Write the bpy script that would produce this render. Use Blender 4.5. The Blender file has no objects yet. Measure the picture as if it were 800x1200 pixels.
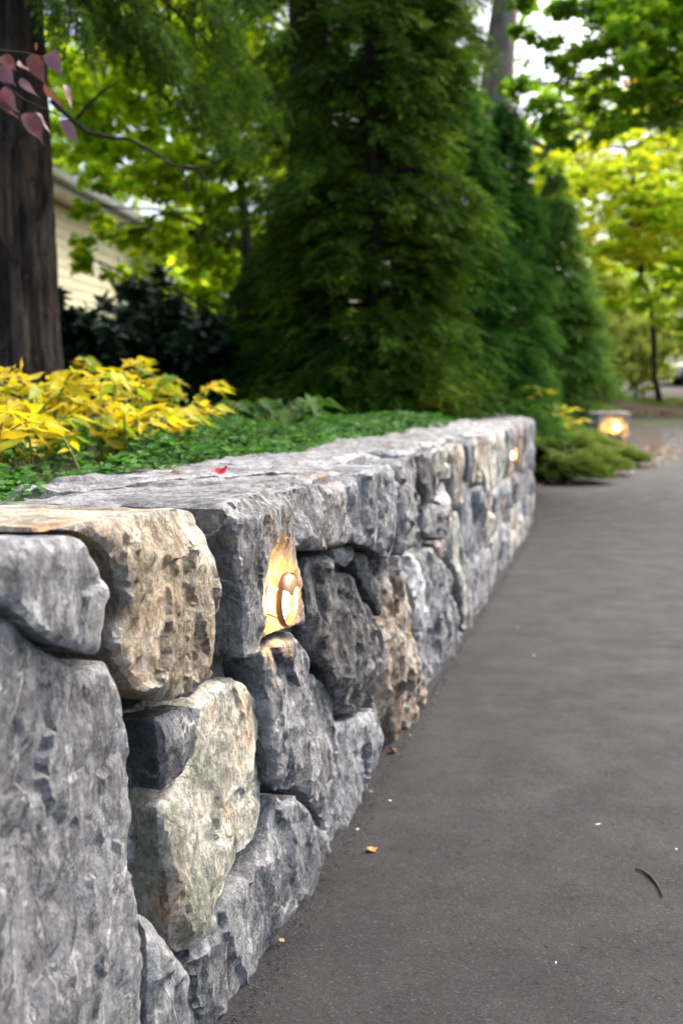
import bpy, math, random
import numpy as np
from mathutils import Vector, Matrix, Euler
from mathutils.geometry import delaunay_2d_cdt

random.seed(7)
rng = np.random.default_rng(7)
scene = bpy.context.scene
col = scene.collection
rad = math.radians

# ------------------------------------------------------------------ camera, sky, sun, exposure
CAM_Z = 0.90
FPX = 35.0 / 36.0 * 1200.0
PITCH = math.atan(134.0 / FPX)
cam_data = bpy.data.cameras.new('camera')
cam_data.lens = 35.0
cam_data.sensor_fit = 'AUTO'
cam_data.sensor_width = 36.0
cam_data.clip_start = 0.02
cam_data.clip_end = 800.0
cam_data.dof.use_dof = True
cam_data.dof.focus_distance = 1.38
cam_data.dof.aperture_fstop = 4.4
cam = bpy.data.objects.new('camera', cam_data)
col.objects.link(cam)
cam.location = (0, 0, CAM_Z)
cam.rotation_euler = (math.pi / 2 - PITCH, 0, 0)
scene.camera = cam

SUN_EL, SUN_AZ = 52.0, 48.0            # azimuth measured from +Y towards +X
world = bpy.data.worlds.new('World')
scene.world = world
world.use_nodes = True
wn, wl = world.node_tree.nodes, world.node_tree.links
bg = wn['Background']
sky = wn.new('ShaderNodeTexSky')
sky.sky_type = 'NISHITA'
sky.sun_disc = False
sky.sun_elevation = rad(SUN_EL)
sky.sun_rotation = rad(SUN_AZ)
sky.air_density = 1.0
sky.dust_density = 7.0
sky.ozone_density = 1.2
wl.new(sky.outputs[0], bg.inputs[0])
bg.inputs[1].default_value = 0.15

sun_data = bpy.data.lights.new('sun', 'SUN')
sun_data.energy = 1.1
sun_data.angle = rad(30)
sun_data.color = (1.0, 0.97, 0.93)
sun = bpy.data.objects.new('sun', sun_data)
col.objects.link(sun)
sd = Vector((math.sin(rad(SUN_AZ)) * math.cos(rad(SUN_EL)), math.cos(rad(SUN_AZ)) * math.cos(rad(SUN_EL)), math.sin(rad(SUN_EL))))
sun.rotation_euler = (-sd).to_track_quat('-Z', 'Y').to_euler()

scene.view_settings.view_transform = 'Standard'
scene.view_settings.look = 'None'
scene.view_settings.gamma = 1.0
scene.view_settings.exposure = 1.6
scene.render.engine = 'CYCLES'
cy = scene.cycles
cy.use_denoising = True
cy.max_bounces = 6
cy.diffuse_bounces = 3
cy.glossy_bounces = 3
cy.transmission_bounces = 5
cy.transparent_max_bounces = 6
cy.sample_clamp_indirect = 6.0
cy.caustics_reflective = False
cy.caustics_refractive = False

# ------------------------------------------------------------------ photograph geometry
CP = np.array([0.0, 0.0, CAM_Z])
FW = np.array([0, math.cos(PITCH), -math.sin(PITCH)])
UP = np.array([0, math.sin(PITCH), math.cos(PITCH)])
RT = np.array([1.0, 0, 0])


def ray(px, py):
    return FW + RT * (px - 400) / FPX + UP * (600 - py) / FPX


def G(px, py, z=0.0):
    r = ray(px, py)
    return CP + r * (z - CAM_Z) / r[2]


def P(px, py, y):
    r = ray(px, py)
    return CP + r * (y / r[1])


_r = ray(717, 466)
WD = np.array([_r[0], _r[1], 0.0]); WD /= np.linalg.norm(WD)
WN = np.array([WD[1], -WD[0], 0.0])
WO = G(265, 1180)
UC, RC = 5.6, 5.5                    # the wall runs straight to UC, then bends away to the left
WALL_END = 7.7
WALL_H = 0.745


def wall_map(u, v, w):
    u = np.asarray(u, float); v = np.asarray(v, float); w = np.asarray(w, float)
    us = np.minimum(u, UC)
    th = np.maximum(u - UC, 0) / RC
    # straight part
    base = WO[None] + us[..., None] * WD
    L = -WN
    base = base + (RC * np.sin(th))[..., None] * WD + (RC * (1 - np.cos(th)))[..., None] * L
    nrm = np.cos(th)[..., None] * WN + np.sin(th)[..., None] * WD
    p = base + w[..., None] * nrm
    p = p.copy(); p[..., 2] = v
    return p


def wall_px(px, py, w=0.0):
    r = ray(px, py)
    t = ((WO + WN * w - CP) @ WN) / (r @ WN)
    p = CP + r * t
    return np.array([(p - WO) @ WD, p[2]])


def top_px(px, py, z):
    p = G(px, py, z)
    return np.array([(p - WO) @ WD, -((p - WO) @ WN)])


def ground_z(y):
    y = np.asarray(y, float)
    a = np.clip(y - 14, 0, 34)
    return 0.0016 * a * a + np.maximum(y - 48, 0) * 0.06


# ------------------------------------------------------------------ numpy noise
def _hash(ix, iy, iz, s):
    h = (ix.astype(np.int64) * 374761393 + iy.astype(np.int64) * 668265263 + iz.astype(np.int64) * 2147483647 + int(s) * 974711) & 0xFFFFFFFF
    h = ((h ^ (h >> 13)) * 1274126177) & 0xFFFFFFFF
    h = ((h ^ (h >> 16)) * 2246822519) & 0xFFFFFFFF
    h = h ^ (h >> 15)
    return (h & 0xFFFF) / 32767.5 - 1.0


def vnoise(p, s=0):
    p = np.asarray(p, float)
    if p.shape[-1] == 2:
        p = np.concatenate([p, np.zeros(p.shape[:-1] + (1,))], -1)
    i = np.floor(p).astype(np.int64); f = p - i
    f = f * f * f * (f * (f * 6 - 15) + 10)
    r = 0
    for dx in (0, 1):
        for dy in (0, 1):
            for dz in (0, 1):
                wgt = (f[..., 0] if dx else 1 - f[..., 0]) * (f[..., 1] if dy else 1 - f[..., 1]) * (f[..., 2] if dz else 1 - f[..., 2])
                r = r + wgt * _hash(i[..., 0] + dx, i[..., 1] + dy, i[..., 2] + dz, s)
    return r


def fbm(p, s=0, o=4, g=0.5):
    r = 0; a = 1.0; q = np.asarray(p, float)
    for k in range(o):
        r = r + a * vnoise(q, s + k * 17)
        q = q * 2.03 + 5.3; a *= g
    return r


# ------------------------------------------------------------------ object helpers
def tag(o, label=None, cat=None, group=None, kind=None):
    if label: o['label'] = label
    if cat: o['category'] = cat
    if group: o['group'] = group
    if kind: o['kind'] = kind
    return o


def empty(name, loc=(0, 0, 0), label=None, cat=None, group=None):
    o = bpy.data.objects.new(name, None)
    o.empty_display_size = 0.1
    col.objects.link(o); o.location = Vector(loc)
    return tag(o, label, cat, group)


def link(name, me, mat=None, parent=None):
    o = bpy.data.objects.new(name, me)
    if mat is not None and not me.materials:
        me.materials.append(mat)
    col.objects.link(o)
    if parent is not None:
        o.parent = parent
        pl = parent
        loc = Vector((0, 0, 0))
        while pl is not None:
            loc += pl.location; pl = pl.parent
        o.location = -loc       # meshes come in world coordinates
    return o


def mesh_tri(name, V, F, smooth=True):
    V = np.ascontiguousarray(V, dtype=np.float32); F = np.ascontiguousarray(F, dtype=np.int32)
    me = bpy.data.meshes.new(name)
    k = F.shape[1]
    me.vertices.add(len(V)); me.vertices.foreach_set('co', V.ravel())
    me.loops.add(F.size); me.loops.foreach_set('vertex_index', F.ravel())
    me.polygons.add(len(F)); me.polygons.foreach_set('loop_start', np.arange(0, F.size, k, dtype=np.int32))
    if smooth:
        me.polygons.foreach_set('use_smooth', np.ones(len(F), dtype=bool))
    me.update(calc_edges=True)
    return me


class MB:
    """collects boxes, tubes and polygons into one mesh"""
    def __init__(self):
        self.v = []; self.f = []

    def add(self, vs, fs):
        n = len(self.v)
        self.v += [tuple(x) for x in vs]; self.f += [tuple(i + n for i in q) for q in fs]

    def box(self, c, s, m=None):
        x, y, z = s[0] / 2, s[1] / 2, s[2] / 2
        vs = [Vector((i * x, j * y, k * z)) for i in (-1, 1) for j in (-1, 1) for k in (-1, 1)]
        if m is not None: vs = [m @ q for q in vs]
        vs = [q + Vector(c) for q in vs]
        self.add(vs, [(0, 1, 3, 2), (4, 6, 7, 5), (0, 4, 5, 1), (2, 3, 7, 6), (0, 2, 6, 4), (1, 5, 7, 3)])

    def tube(self, pts, rr, n=8, cap=True):
        pts = [Vector(p) for p in pts]
        if not hasattr(rr, '__len__'): rr = [rr] * len(pts)
        base = len(self.v)
        ref = Vector((0, 0, 1))
        for i, p in enumerate(pts):
            t = (pts[min(i + 1, len(pts) - 1)] - pts[max(i - 1, 0)]).normalized()
            if i == 0:
                a = t.cross(ref)
                if a.length < 0.1: a = t.cross(Vector((1, 0, 0)))
            else:
                a = a - t * a.dot(t)
            a.normalize(); b = t.cross(a).normalized()
            for k in range(n):
                an = 2 * math.pi * k / n
                q = p + (a * math.cos(an) + b * math.sin(an)) * rr[i]
                self.v.append(tuple(q))
        for i in range(len(pts) - 1):
            for k in range(n):
                k2 = (k + 1) % n
                self.f.append((base + i * n + k, base + i * n + k2, base + (i + 1) * n + k2, base + (i + 1) * n + k))
        if cap:
            self.f.append(tuple(base + k for k in range(n))[::-1])
            e = base + (len(pts) - 1) * n
            self.f.append(tuple(e + k for k in range(n)))

    def build(self, name, mat, parent=None, smooth=False, sharp=None, bevel=0):
        me = bpy.data.meshes.new(name)
        me.from_pydata(self.v, [], self.f); me.update()
        if smooth:
            me.polygons.foreach_set('use_smooth', np.ones(len(me.polygons), dtype=bool))
            if sharp: me.set_sharp_from_angle(angle=rad(sharp))
        o = link(name, me, mat, parent)
        if bevel:
            b = o.modifiers.new('bevel', 'BEVEL'); b.width = bevel; b.segments = 2; b.limit_method = 'ANGLE'
        return o


# ------------------------------------------------------------------ materials
def new_mat(name):
    m = bpy.data.materials.new(name); m.use_nodes = True
    nt = m.node_tree
    return m, nt.nodes, nt.links, nt.nodes['Principled BSDF']


class NT:
    def __init__(self, m):
        self.n = m.node_tree.nodes; self.l = m.node_tree.links

    def node(self, t, **kw):
        x = self.n.new(t)
        for k, v in kw.items(): setattr(x, k, v)
        return x

    def setin(self, nd, i, v):
        if hasattr(v, 'is_linked') or hasattr(v, 'links'):
            self.l.new(v, nd.inputs[i])
        else:
            nd.inputs[i].default_value = v

    def noise(self, vec, scale, detail=4, rough=0.55, dist=0.0):
        x = self.node('ShaderNodeTexNoise')
        self.l.new(vec, x.inputs['Vector'])
        x.inputs['Scale'].default_value = scale; x.inputs['Detail'].default_value = detail
        x.inputs['Roughness'].default_value = rough; x.inputs['Distortion'].default_value = dist
        return x.outputs['Fac']

    def math(self, op, a, b=0.0, clamp=False):
        x = self.node('ShaderNodeMath', operation=op, use_clamp=clamp)
        self.setin(x, 0, a); self.setin(x, 1, b)
        return x.outputs[0]

    def ramp(self, fac, stops, interp='LINEAR'):
        x = self.node('ShaderNodeValToRGB')
        x.color_ramp.interpolation = interp
        e = x.color_ramp.elements
        while len(e) < len(stops): e.new(0.5)
        for el, (p, c) in zip(e, stops):
            el.position = p
            el.color = (c, c, c, 1) if not hasattr(c, '__len__') else (*c, 1)
        self.l.new(fac, x.inputs[0])
        return x.outputs[0]

    def mix(self, fac, a, b, mode='MIX'):
        x = self.node('ShaderNodeMix', data_type='RGBA', blend_type=mode)
        self.setin(x, 0, fac)
        for i, v in ((6, a), (7, b)):
            if hasattr(v, '__len__') and not hasattr(v, 'links'):
                v = (*v, 1) if len(v) == 3 else v
            self.setin(x, i, v)
        return x.outputs[2]

    def mapping(self, vec, scale=(1, 1, 1), rot=(0, 0, 0), loc=(0, 0, 0)):
        x = self.node('ShaderNodeMapping')
        x.inputs['Scale'].default_value = scale; x.inputs['Rotation'].default_value = rot; x.inputs['Location'].default_value = loc
        self.l.new(vec, x.inputs['Vector'])
        return x.outputs[0]

    def bump(self, h, strength, dist, nrm=None):
        x = self.node('ShaderNodeBump')
        x.inputs['Strength'].default_value = strength; x.inputs['Distance'].default_value = dist
        self.l.new(h, x.inputs['Height'])
        if nrm is not None: self.l.new(nrm, x.inputs['Normal'])
        return x.outputs[0]


def rock_mat(name, dark, mid, light, vein=0.5, rust=0.0, rustcol=(0.30, 0.13, 0.05), fol=0.6, rough=0.62, spec=0.35, bump=1.0, stain=0.0, staincol=(0.05, 0.045, 0.035), scuff=0.5, pepper=0.6, wisp=0.4):
    m, n, l, bs = new_mat(name); t = NT(m)
    co = t.node('ShaderNodeTexCoord').outputs['Object']
    oi = t.node('ShaderNodeObjectInfo')
    off = t.node('ShaderNodeVectorMath', operation='SCALE'); off.inputs[0].default_value = (13.1, 7.7, 21.3)
    l.new(oi.outputs['Random'], off.inputs['Scale'])
    ad = t.node('ShaderNodeVectorMath', operation='ADD'); l.new(co, ad.inputs[0]); l.new(off.outputs[0], ad.inputs[1])
    v = ad.outputs[0]
    vs = t.mapping(v, (1.0, 1.0, 0.62), rot=(0.45, 0.3, 0.2))
    n1 = t.noise(v, 8.0, 12, 0.72, 0.25)
    n2 = t.noise(vs, 34, 10, 0.74, 0.1)
    mixf = t.math('ADD', t.math('MULTIPLY', n1, 1 - fol * 0.5), t.math('MULTIPLY', n2, fol * 0.5))
    base = t.ramp(mixf, [(0.38, dark), (0.50, mid), (0.61, light)])
    # pale scuffs and mineral flecks
    n3 = t.noise(vs, 46, 12, 0.82, 0.0)
    sc = t.ramp(n3, [(0.53, 0.0), (0.565, 1.0)])
    n4 = t.noise(v, 4.0, 5, 0.6)
    sc = t.math('MULTIPLY', sc, t.ramp(n4, [(0.36, 0.15), (0.62, 1.0)]))
    hi = tuple(min(0.72, c * 1.7 + 0.09) for c in light)
    base = t.mix(t.math('MULTIPLY', sc, scuff), base, hi)
    lo = tuple(c * 0.55 for c in dark)
    n3b = t.noise(vs, 36, 12, 0.82, 0.0)
    dk = t.ramp(n3b, [(0.425, 1.0), (0.455, 0.0)])
    base = t.mix(t.math('MULTIPLY', dk, 0.6), base, lo)
    # quartz veins
    n5 = t.noise(vs, 5.0, 6, 0.55, 1.6)
    ve = t.math('ABSOLUTE', t.math('SUBTRACT', n5, 0.5))
    ve = t.ramp(ve, [(0.0, 1.0), (0.016, 0.0)])
    ve = t.math('MULTIPLY', ve, t.ramp(t.noise(v, 9, 3, 0.5), [(0.45, 0.0), (0.62, 1.0)]))
    base = t.mix(t.math('MULTIPLY', ve, vein), base, (0.62, 0.63, 0.62))
    if rust > 0:
        n6 = t.noise(v, 7.5, 8, 0.65, 0.5)
        rf = t.ramp(n6, [(0.62 - 0.22 * rust, 0.0), (0.72 - 0.2 * rust, 1.0)])
        rcol = t.mix(t.noise(v, 30, 5, 0.6), rustcol, tuple(min(1, c * 1.9 + 0.03) for c in rustcol))
        base = t.mix(t.math('MULTIPLY', rf, 0.8), base, rcol)
    if stain > 0:
        n7 = t.noise(v, 5.5, 7, 0.62, 0.4)
        sf = t.ramp(n7, [(0.50 - 0.12 * stain, 0.0), (0.60, 1.0)])
        base = t.mix(t.math('MULTIPLY', sf, 0.75), base, staincol)
    # thin dark fractures
    fr_ = t.math('ABSOLUTE', t.math('SUBTRACT', t.noise(vs, 8.5, 10, 0.62, 0.9), 0.5))
    frm = t.ramp(fr_, [(0.0, 1.0), (0.010, 0.0)])
    frm = t.math('MULTIPLY', frm, t.ramp(t.noise(v, 6, 3, 0.5), [(0.42, 0.0), (0.55, 1.0)]))
    base = t.mix(t.math('MULTIPLY', frm, 0.75), base, tuple(c * 0.4 for c in dark))
    # soft pale wisps along the grain, pale worn arrises
    vw = t.mapping(v, (1.0, 1.0, 0.30), rot=(0.2, 0.5, 0.3))
    wi = t.ramp(t.noise(vw, 13, 9, 0.66, 1.4), [(0.50, 0.0), (0.68, 1.0)])
    base = t.mix(t.math('MULTIPLY', wi, wisp), base, hi)
    geo = t.node('ShaderNodeNewGeometry')
    pe = t.ramp(geo.outputs['Pointiness'], [(0.515, 0.0), (0.58, 1.0)])
    pe = t.math('MULTIPLY', pe, t.ramp(n3, [(0.40, 0.1), (0.58, 1.0)]))
    base = t.mix(t.math('MULTIPLY', pe, 0.75), base, hi)
    sp = t.noise(v, 140, 8, 0.8)
    base = t.mix(pepper, base, t.mix(1.0, base, t.ramp(sp, [(0.38, 0.45), (0.5, 1.0), (0.61, 1.6)]), 'MULTIPLY'))
    hv = t.math('ADD', 1.22, t.math('MULTIPLY', oi.outputs['Random'], 0.3))
    hs = t.node('ShaderNodeHueSaturation'); hs.inputs['Saturation'].default_value = 0.45 if max(mid) < 0.3 else 1.0; l.new(hv, hs.inputs['Value']); l.new(base, hs.inputs['Color'])
    l.new(hs.outputs[0], bs.inputs['Base Color'])
    rr = t.math('ADD', t.math('MULTIPLY', n3, 0.35), rough - 0.17)
    l.new(rr, bs.inputs['Roughness'])
    bs.inputs['Specular IOR Level'].default_value = spec
    b1 = t.noise(vs, 26, 12, 0.76, 0.0)
    b2 = t.noise(v, 80, 9, 0.75)
    vo = t.node('ShaderNodeTexVoronoi', feature='DISTANCE_TO_EDGE'); vo.inputs['Scale'].default_value = 11
    vd = t.node('ShaderNodeVectorMath', operation='ADD')
    nv = t.node('ShaderNodeTexNoise'); nv.inputs['Scale'].default_value = 9; nv.inputs['Detail'].default_value = 5; l.new(v, nv.inputs['Vector'])
    vsx = t.node('ShaderNodeVectorMath', operation='SCALE'); l.new(nv.outputs['Color'], vsx.inputs[0]); vsx.inputs['Scale'].default_value = 0.07
    l.new(vs, vd.inputs[0]); l.new(vsx.outputs[0], vd.inputs[1]); l.new(vd.outputs[0], vo.inputs['Vector'])
    cr = t.ramp(vo.outputs['Distance'], [(0.0, 0.0), (0.035, 1.0)])
    h = t.math('ADD', t.math('MULTIPLY', b1, 0.45), t.math('MULTIPLY', b2, 0.38))
    for sc_, wt_ in ((19, 0.55), (46, 0.30), (110, 0.15)):
        vx = t.node('ShaderNodeTexVoronoi', feature='F1', distance='CHEBYCHEV'); vx.inputs['Scale'].default_value = sc_
        l.new(vd.outputs[0], vx.inputs['Vector'])
        h = t.math('SUBTRACT', h, t.math('MULTIPLY', vx.outputs['Distance'], wt_))
    h = t.math('ADD', h, t.math('MULTIPLY', cr, 0.03))
    h = t.math('ADD', h, t.math('MULTIPLY', frm, -0.22))
    h = t.math('ADD', h, t.math('MULTIPLY', sc, 0.10))
    h = t.math('SUBTRACT', h, t.math('MULTIPLY', dk, 0.12))
    l.new(t.bump(h, 1.0, 0.022 * bump), bs.inputs['Normal'])
    return m


ROCK = {
    'slate': rock_mat('rock_slate_grey', (0.075, 0.082, 0.095), (0.150, 0.163, 0.185), (0.255, 0.272, 0.30), vein=0.9, fol=0.6, bump=0.8, scuff=0.35, pepper=0.5, wisp=0.4),
    'grey': rock_mat('rock_schist_grey', (0.060, 0.062, 0.066), (0.150, 0.154, 0.162), (0.27, 0.275, 0.285), vein=0.6, rust=0.14, fol=0.8, bump=1.1, scuff=0.65, pepper=0.6, wisp=0.22),
    'blue': rock_mat('rock_blue_grey', (0.050, 0.058, 0.071), (0.125, 0.142, 0.165), (0.24, 0.265, 0.295), vein=0.8, fol=0.8, bump=1.1, scuff=0.6, pepper=0.5, wisp=0.3),
    'dark': rock_mat('rock_dark_basalt', (0.030, 0.031, 0.033), (0.082, 0.084, 0.088), (0.18, 0.184, 0.19), vein=0.4, rust=0.16, fol=0.8, stain=0.5, bump=1.2, scuff=0.55, pepper=0.6, wisp=0.35),
    'navy': rock_mat('rock_navy_block', (0.028, 0.034, 0.044), (0.062, 0.074, 0.094), (0.125, 0.142, 0.168), vein=0.8, fol=0.5, bump=0.8, scuff=0.35, pepper=0.4, wisp=0.3),
    'tan': rock_mat('rock_tan_granite', (0.36, 0.28, 0.19), (0.61, 0.505, 0.365), (0.74, 0.65, 0.51), vein=0.2, rust=0.34, rustcol=(0.34, 0.17, 0.07), fol=0.3, stain=0.15, staincol=(0.16, 0.13, 0.08), rough=0.75, bump=1.5, scuff=0.3, pepper=0.55, wisp=0.15),
    'cream': rock_mat('rock_cream_quartzite', (0.36, 0.35, 0.275), (0.58, 0.555, 0.44), (0.74, 0.71, 0.59), vein=0.3, rust=0.28, rustcol=(0.38, 0.20, 0.09), fol=0.6, stain=0.1, staincol=(0.2, 0.21, 0.16), rough=0.75, bump=1.2, scuff=0.5, pepper=0.55, wisp=0.4),
    'buff': rock_mat('rock_buff_vein', (0.16, 0.125, 0.085), (0.36, 0.295, 0.21), (0.55, 0.48, 0.38), vein=0.4, rust=0.4, rustcol=(0.26, 0.12, 0.05), fol=0.8, stain=0.2, staincol=(0.09, 0.075, 0.055), rough=0.72, bump=1.6, scuff=0.6, pepper=0.7),
    'rust': rock_mat('rock_rusty_brown', (0.10, 0.062, 0.042), (0.24, 0.15, 0.10), (0.38, 0.28, 0.20), vein=0.2, rust=0.6, rustcol=(0.30, 0.13, 0.05), fol=0.7, rough=0.7, bump=1.1, scuff=0.4),
    'white': rock_mat('rock_white_quartz', (0.26, 0.265, 0.275), (0.42, 0.43, 0.445), (0.58, 0.59, 0.59), vein=0.5, rust=0.12, fol=0.5, rough=0.6, bump=0.9, scuff=0.4),
    'green': rock_mat('rock_green_grey', (0.10, 0.112, 0.092), (0.22, 0.235, 0.195), (0.37, 0.38, 0.32), vein=0.4, rust=0.28, fol=0.7, rough=0.7, bump=1.0, scuff=0.5),
    'cap': rock_mat('rock_cap_slab', (0.080, 0.082, 0.086), (0.155, 0.158, 0.165), (0.25, 0.255, 0.265), vein=0.3, rust=0.14, fol=0.3, rough=0.58, bump=0.8, scuff=0.35, pepper=0.4, wisp=0.35),
}


def simple_mat(name, c1, c2, scale=10, rough=0.7, bump=0.0, bscale=40, metal=0.0, coord='Object', spec=0.4, stretch=(1, 1, 1)):
    m, n, l, bs = new_mat(name); t = NT(m)
    v = t.node('ShaderNodeTexCoord').outputs['Object']
    v = t.mapping(v, stretch)
    f = t.noise(v, scale, 6, 0.6, 0.3)
    l.new(t.mix(t.ramp(f, [(0.35, 0.0), (0.65, 1.0)]), c1, c2), bs.inputs['Base Color'])
    bs.inputs['Roughness'].default_value = rough; bs.inputs['Metallic'].default_value = metal
    bs.inputs['Specular IOR Level'].default_value = spec
    if bump:
        l.new(t.bump(t.noise(v, bscale, 8, 0.65), 0.8, bump), bs.inputs['Normal'])
    return m


def leaf_mat(name, cols, trans=0.4, rough=0.5, spec=0.3, obj_random=False, nscale=1.2, tcol=1.35):
    m, n, l, bs = new_mat(name); t = NT(m)
    if obj_random:
        r = t.node('ShaderNodeObjectInfo').outputs['Random']
    else:
        r = t.node('ShaderNodeNewGeometry').outputs['Random Per Island']
    pos = t.node('ShaderNodeNewGeometry').outputs['Position']
    nz = t.noise(pos, nscale, 3, 0.5)
    fac = t.math('ADD', t.math('MULTIPLY', r, 0.6), t.math('SUBTRACT', t.math('MULTIPLY', nz, 1.2), 0.4), clamp=True)
    k = len(cols)
    c = t.ramp(fac, [(0.08 + 0.84 * i / (k - 1), cc) for i, cc in enumerate(cols)])
    if obj_random:
        v = t.node('ShaderNodeTexCoord').outputs['Object']
        c = t.mix(t.math('MULTIPLY', t.ramp(t.noise(v, 40, 5, 0.6), [(0.5, 0.0), (0.7, 1.0)]), 0.45), c, tuple(x * 0.55 for x in cols[0]))
    l.new(c, bs.inputs['Base Color'])
    bs.inputs['Roughness'].default_value = rough
    bs.inputs['Specular IOR Level'].default_value = spec
    tr = t.node('ShaderNodeBsdfTranslucent')
    tc = t.mix(1.0, c, (tcol, tcol, tcol * 0.75), 'MULTIPLY')
    l.new(tc, tr.inputs['Color'])
    mx = t.node('ShaderNodeMixShader'); mx.inputs[0].default_value = trans
    l.new(bs.outputs[0], mx.inputs[1]); l.new(tr.outputs[0], mx.inputs[2])
    out = [x for x in n if x.type == 'OUTPUT_MATERIAL'][0]
    l.new(mx.outputs[0], out.inputs['Surface'])
    return m


def bark_mat(name, c1, c2, scale=14, bump=0.03):
    m, n, l, bs = new_mat(name); t = NT(m)
    v = t.node('ShaderNodeTexCoord').outputs['Object']
    vs = t.mapping(v, (1, 1, 0.24))
    f = t.noise(vs, scale, 9, 0.65, 0.8)
    g = t.noise(v, 3, 4, 0.6)
    c = t.mix(t.ramp(f, [(0.38, 0.0), (0.62, 1.0)]), c1, c2)
    c = t.mix(t.math('MULTIPLY', t.ramp(g, [(0.45, 0.0), (0.7, 1.0)]), 0.4), c, tuple(x * 1.5 for x in c2))
    l.new(c, bs.inputs['Base Color']); bs.inputs['Roughness'].default_value = 0.9
    bs.inputs['Specular IOR Level'].default_value = 0.2
    l.new(t.bump(f, 1.0, bump), bs.inputs['Normal'])
    return m


BARK = bark_mat('bark_conifer', (0.018, 0.014, 0.011), (0.095, 0.075, 0.06), 20, 0.09)
BARK_D = bark_mat('bark_dark', (0.016, 0.013, 0.011), (0.05, 0.04, 0.032), 16, 0.03)
BARK_G = bark_mat('bark_grey', (0.13, 0.105, 0.085), (0.30, 0.26, 0.22), 10, 0.02)
LEAF = {
    'hemlock': leaf_mat('leaf_hemlock', [(0.022, 0.050, 0.008), (0.062, 0.125, 0.016), (0.14, 0.24, 0.028)], 0.4, 0.75, 0.05),
    'arbor': leaf_mat('leaf_arborvitae', [(0.008, 0.022, 0.003), (0.034, 0.082, 0.007), (0.15, 0.25, 0.018)], 0.35, 0.75, 0.05, nscale=2.2),
    'arbor2': leaf_mat('leaf_arborvitae_fresh', [(0.024, 0.075, 0.012), (0.075, 0.195, 0.030), (0.17, 0.34, 0.055)], 0.4, 0.75, 0.05, nscale=2.0),
    'spire': leaf_mat('leaf_spire', [(0.030, 0.075, 0.014), (0.09, 0.18, 0.03), (0.18, 0.32, 0.05)], 0.35, 0.75, 0.05, nscale=2.0),
    'lime': leaf_mat('leaf_lime_maple', [(0.16, 0.32, 0.012), (0.36, 0.52, 0.018), (0.60, 0.62, 0.03)], 0.68, 0.6, 0.15, nscale=0.8),
    'green': leaf_mat('leaf_green_maple', [(0.045, 0.12, 0.012), (0.12, 0.24, 0.018), (0.24, 0.37, 0.03)], 0.55, 0.6, 0.15, nscale=0.8),
    'bright': leaf_mat('leaf_bright_maple', [(0.07, 0.18, 0.012), (0.18, 0.34, 0.02), (0.38, 0.50, 0.03)], 0.6, 0.6, 0.15, nscale=1.5),
    'gold': leaf_mat('leaf_gold_maple', [(0.22, 0.40, 0.018), (0.46, 0.54, 0.025), (0.74, 0.60, 0.03)], 0.66, 0.6, 0.15, nscale=0.5),
    'orange': leaf_mat('leaf_orange_maple', [(0.46, 0.38, 0.03), (0.68, 0.36, 0.03), (0.72, 0.22, 0.03)], 0.55, 0.6, 0.15, nscale=0.5),
    'olive': leaf_mat('leaf_olive_shrub', [(0.18, 0.27, 0.05), (0.36, 0.43, 0.10), (0.52, 0.52, 0.16)], 0.55, 0.6, 0.15, nscale=0.9),
    'rhodo': leaf_mat('leaf_rhododendron', [(0.006, 0.018, 0.007), (0.012, 0.034, 0.012), (0.028, 0.065, 0.02)], 0.12, 0.45, 0.3, nscale=2),
    'juniper': leaf_mat('leaf_juniper', [(0.045, 0.095, 0.014), (0.12, 0.19, 0.024), (0.23, 0.28, 0.04)], 0.4, 0.6, 0.15, nscale=2),
    'cover': leaf_mat('leaf_groundcover', [(0.018, 0.065, 0.010), (0.050, 0.150, 0.024), (0.12, 0.28, 0.05)], 0.35, 0.55, 0.15, nscale=5),
    'hosta': leaf_mat('leaf_hosta', [(0.02, 0.055, 0.010), (0.045, 0.11, 0.018), (0.085, 0.17, 0.026)], 0.35, 0.65, 0.08, obj_random=True),
    'yellow': leaf_mat('leaf_yellow', [(0.34, 0.34, 0.02), (0.60, 0.46, 0.014), (0.70, 0.55, 0.025), (0.42, 0.26, 0.02)], 0.4, 0.5, 0.2, obj_random=True),
    'yellowgreen': leaf_mat('leaf_yellow_green', [(0.10, 0.20, 0.02), (0.28, 0.36, 0.02), (0.55, 0.48, 0.025)], 0.4, 0.5, 0.2, obj_random=True),
    'purple': leaf_mat('leaf_purple', [(0.11, 0.045, 0.075), (0.19, 0.10, 0.155), (0.17, 0.05, 0.022), (0.26, 0.16, 0.215)], 0.25, 0.5, 0.3, obj_random=True),
    'brown': leaf_mat('leaf_dry_brown', [(0.17, 0.09, 0.045), (0.33, 0.20, 0.11), (0.46, 0.33, 0.21)], 0.15, 0.6, 0.2, nscale=4),
    'grass': leaf_mat('leaf_grass', [(0.05, 0.11, 0.016), (0.10, 0.19, 0.028), (0.17, 0.26, 0.045)], 0.35, 0.6, 0.15, nscale=1.5),
}
STEM = simple_mat('stem_green', (0.10, 0.14, 0.03), (0.22, 0.22, 0.05), 30, 0.6)
STEM_B = simple_mat('stem_brown', (0.014, 0.010, 0.008), (0.04, 0.028, 0.02), 30, 0.8)
SOIL = simple_mat('soil_mulch', (0.018, 0.013, 0.009), (0.06, 0.042, 0.028), 40, 0.95, 0.02, 60)
MORTAR = simple_mat('mortar_dark', (0.03, 0.028, 0.025), (0.075, 0.07, 0.062), 30, 0.95, 0.01, 90)


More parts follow.
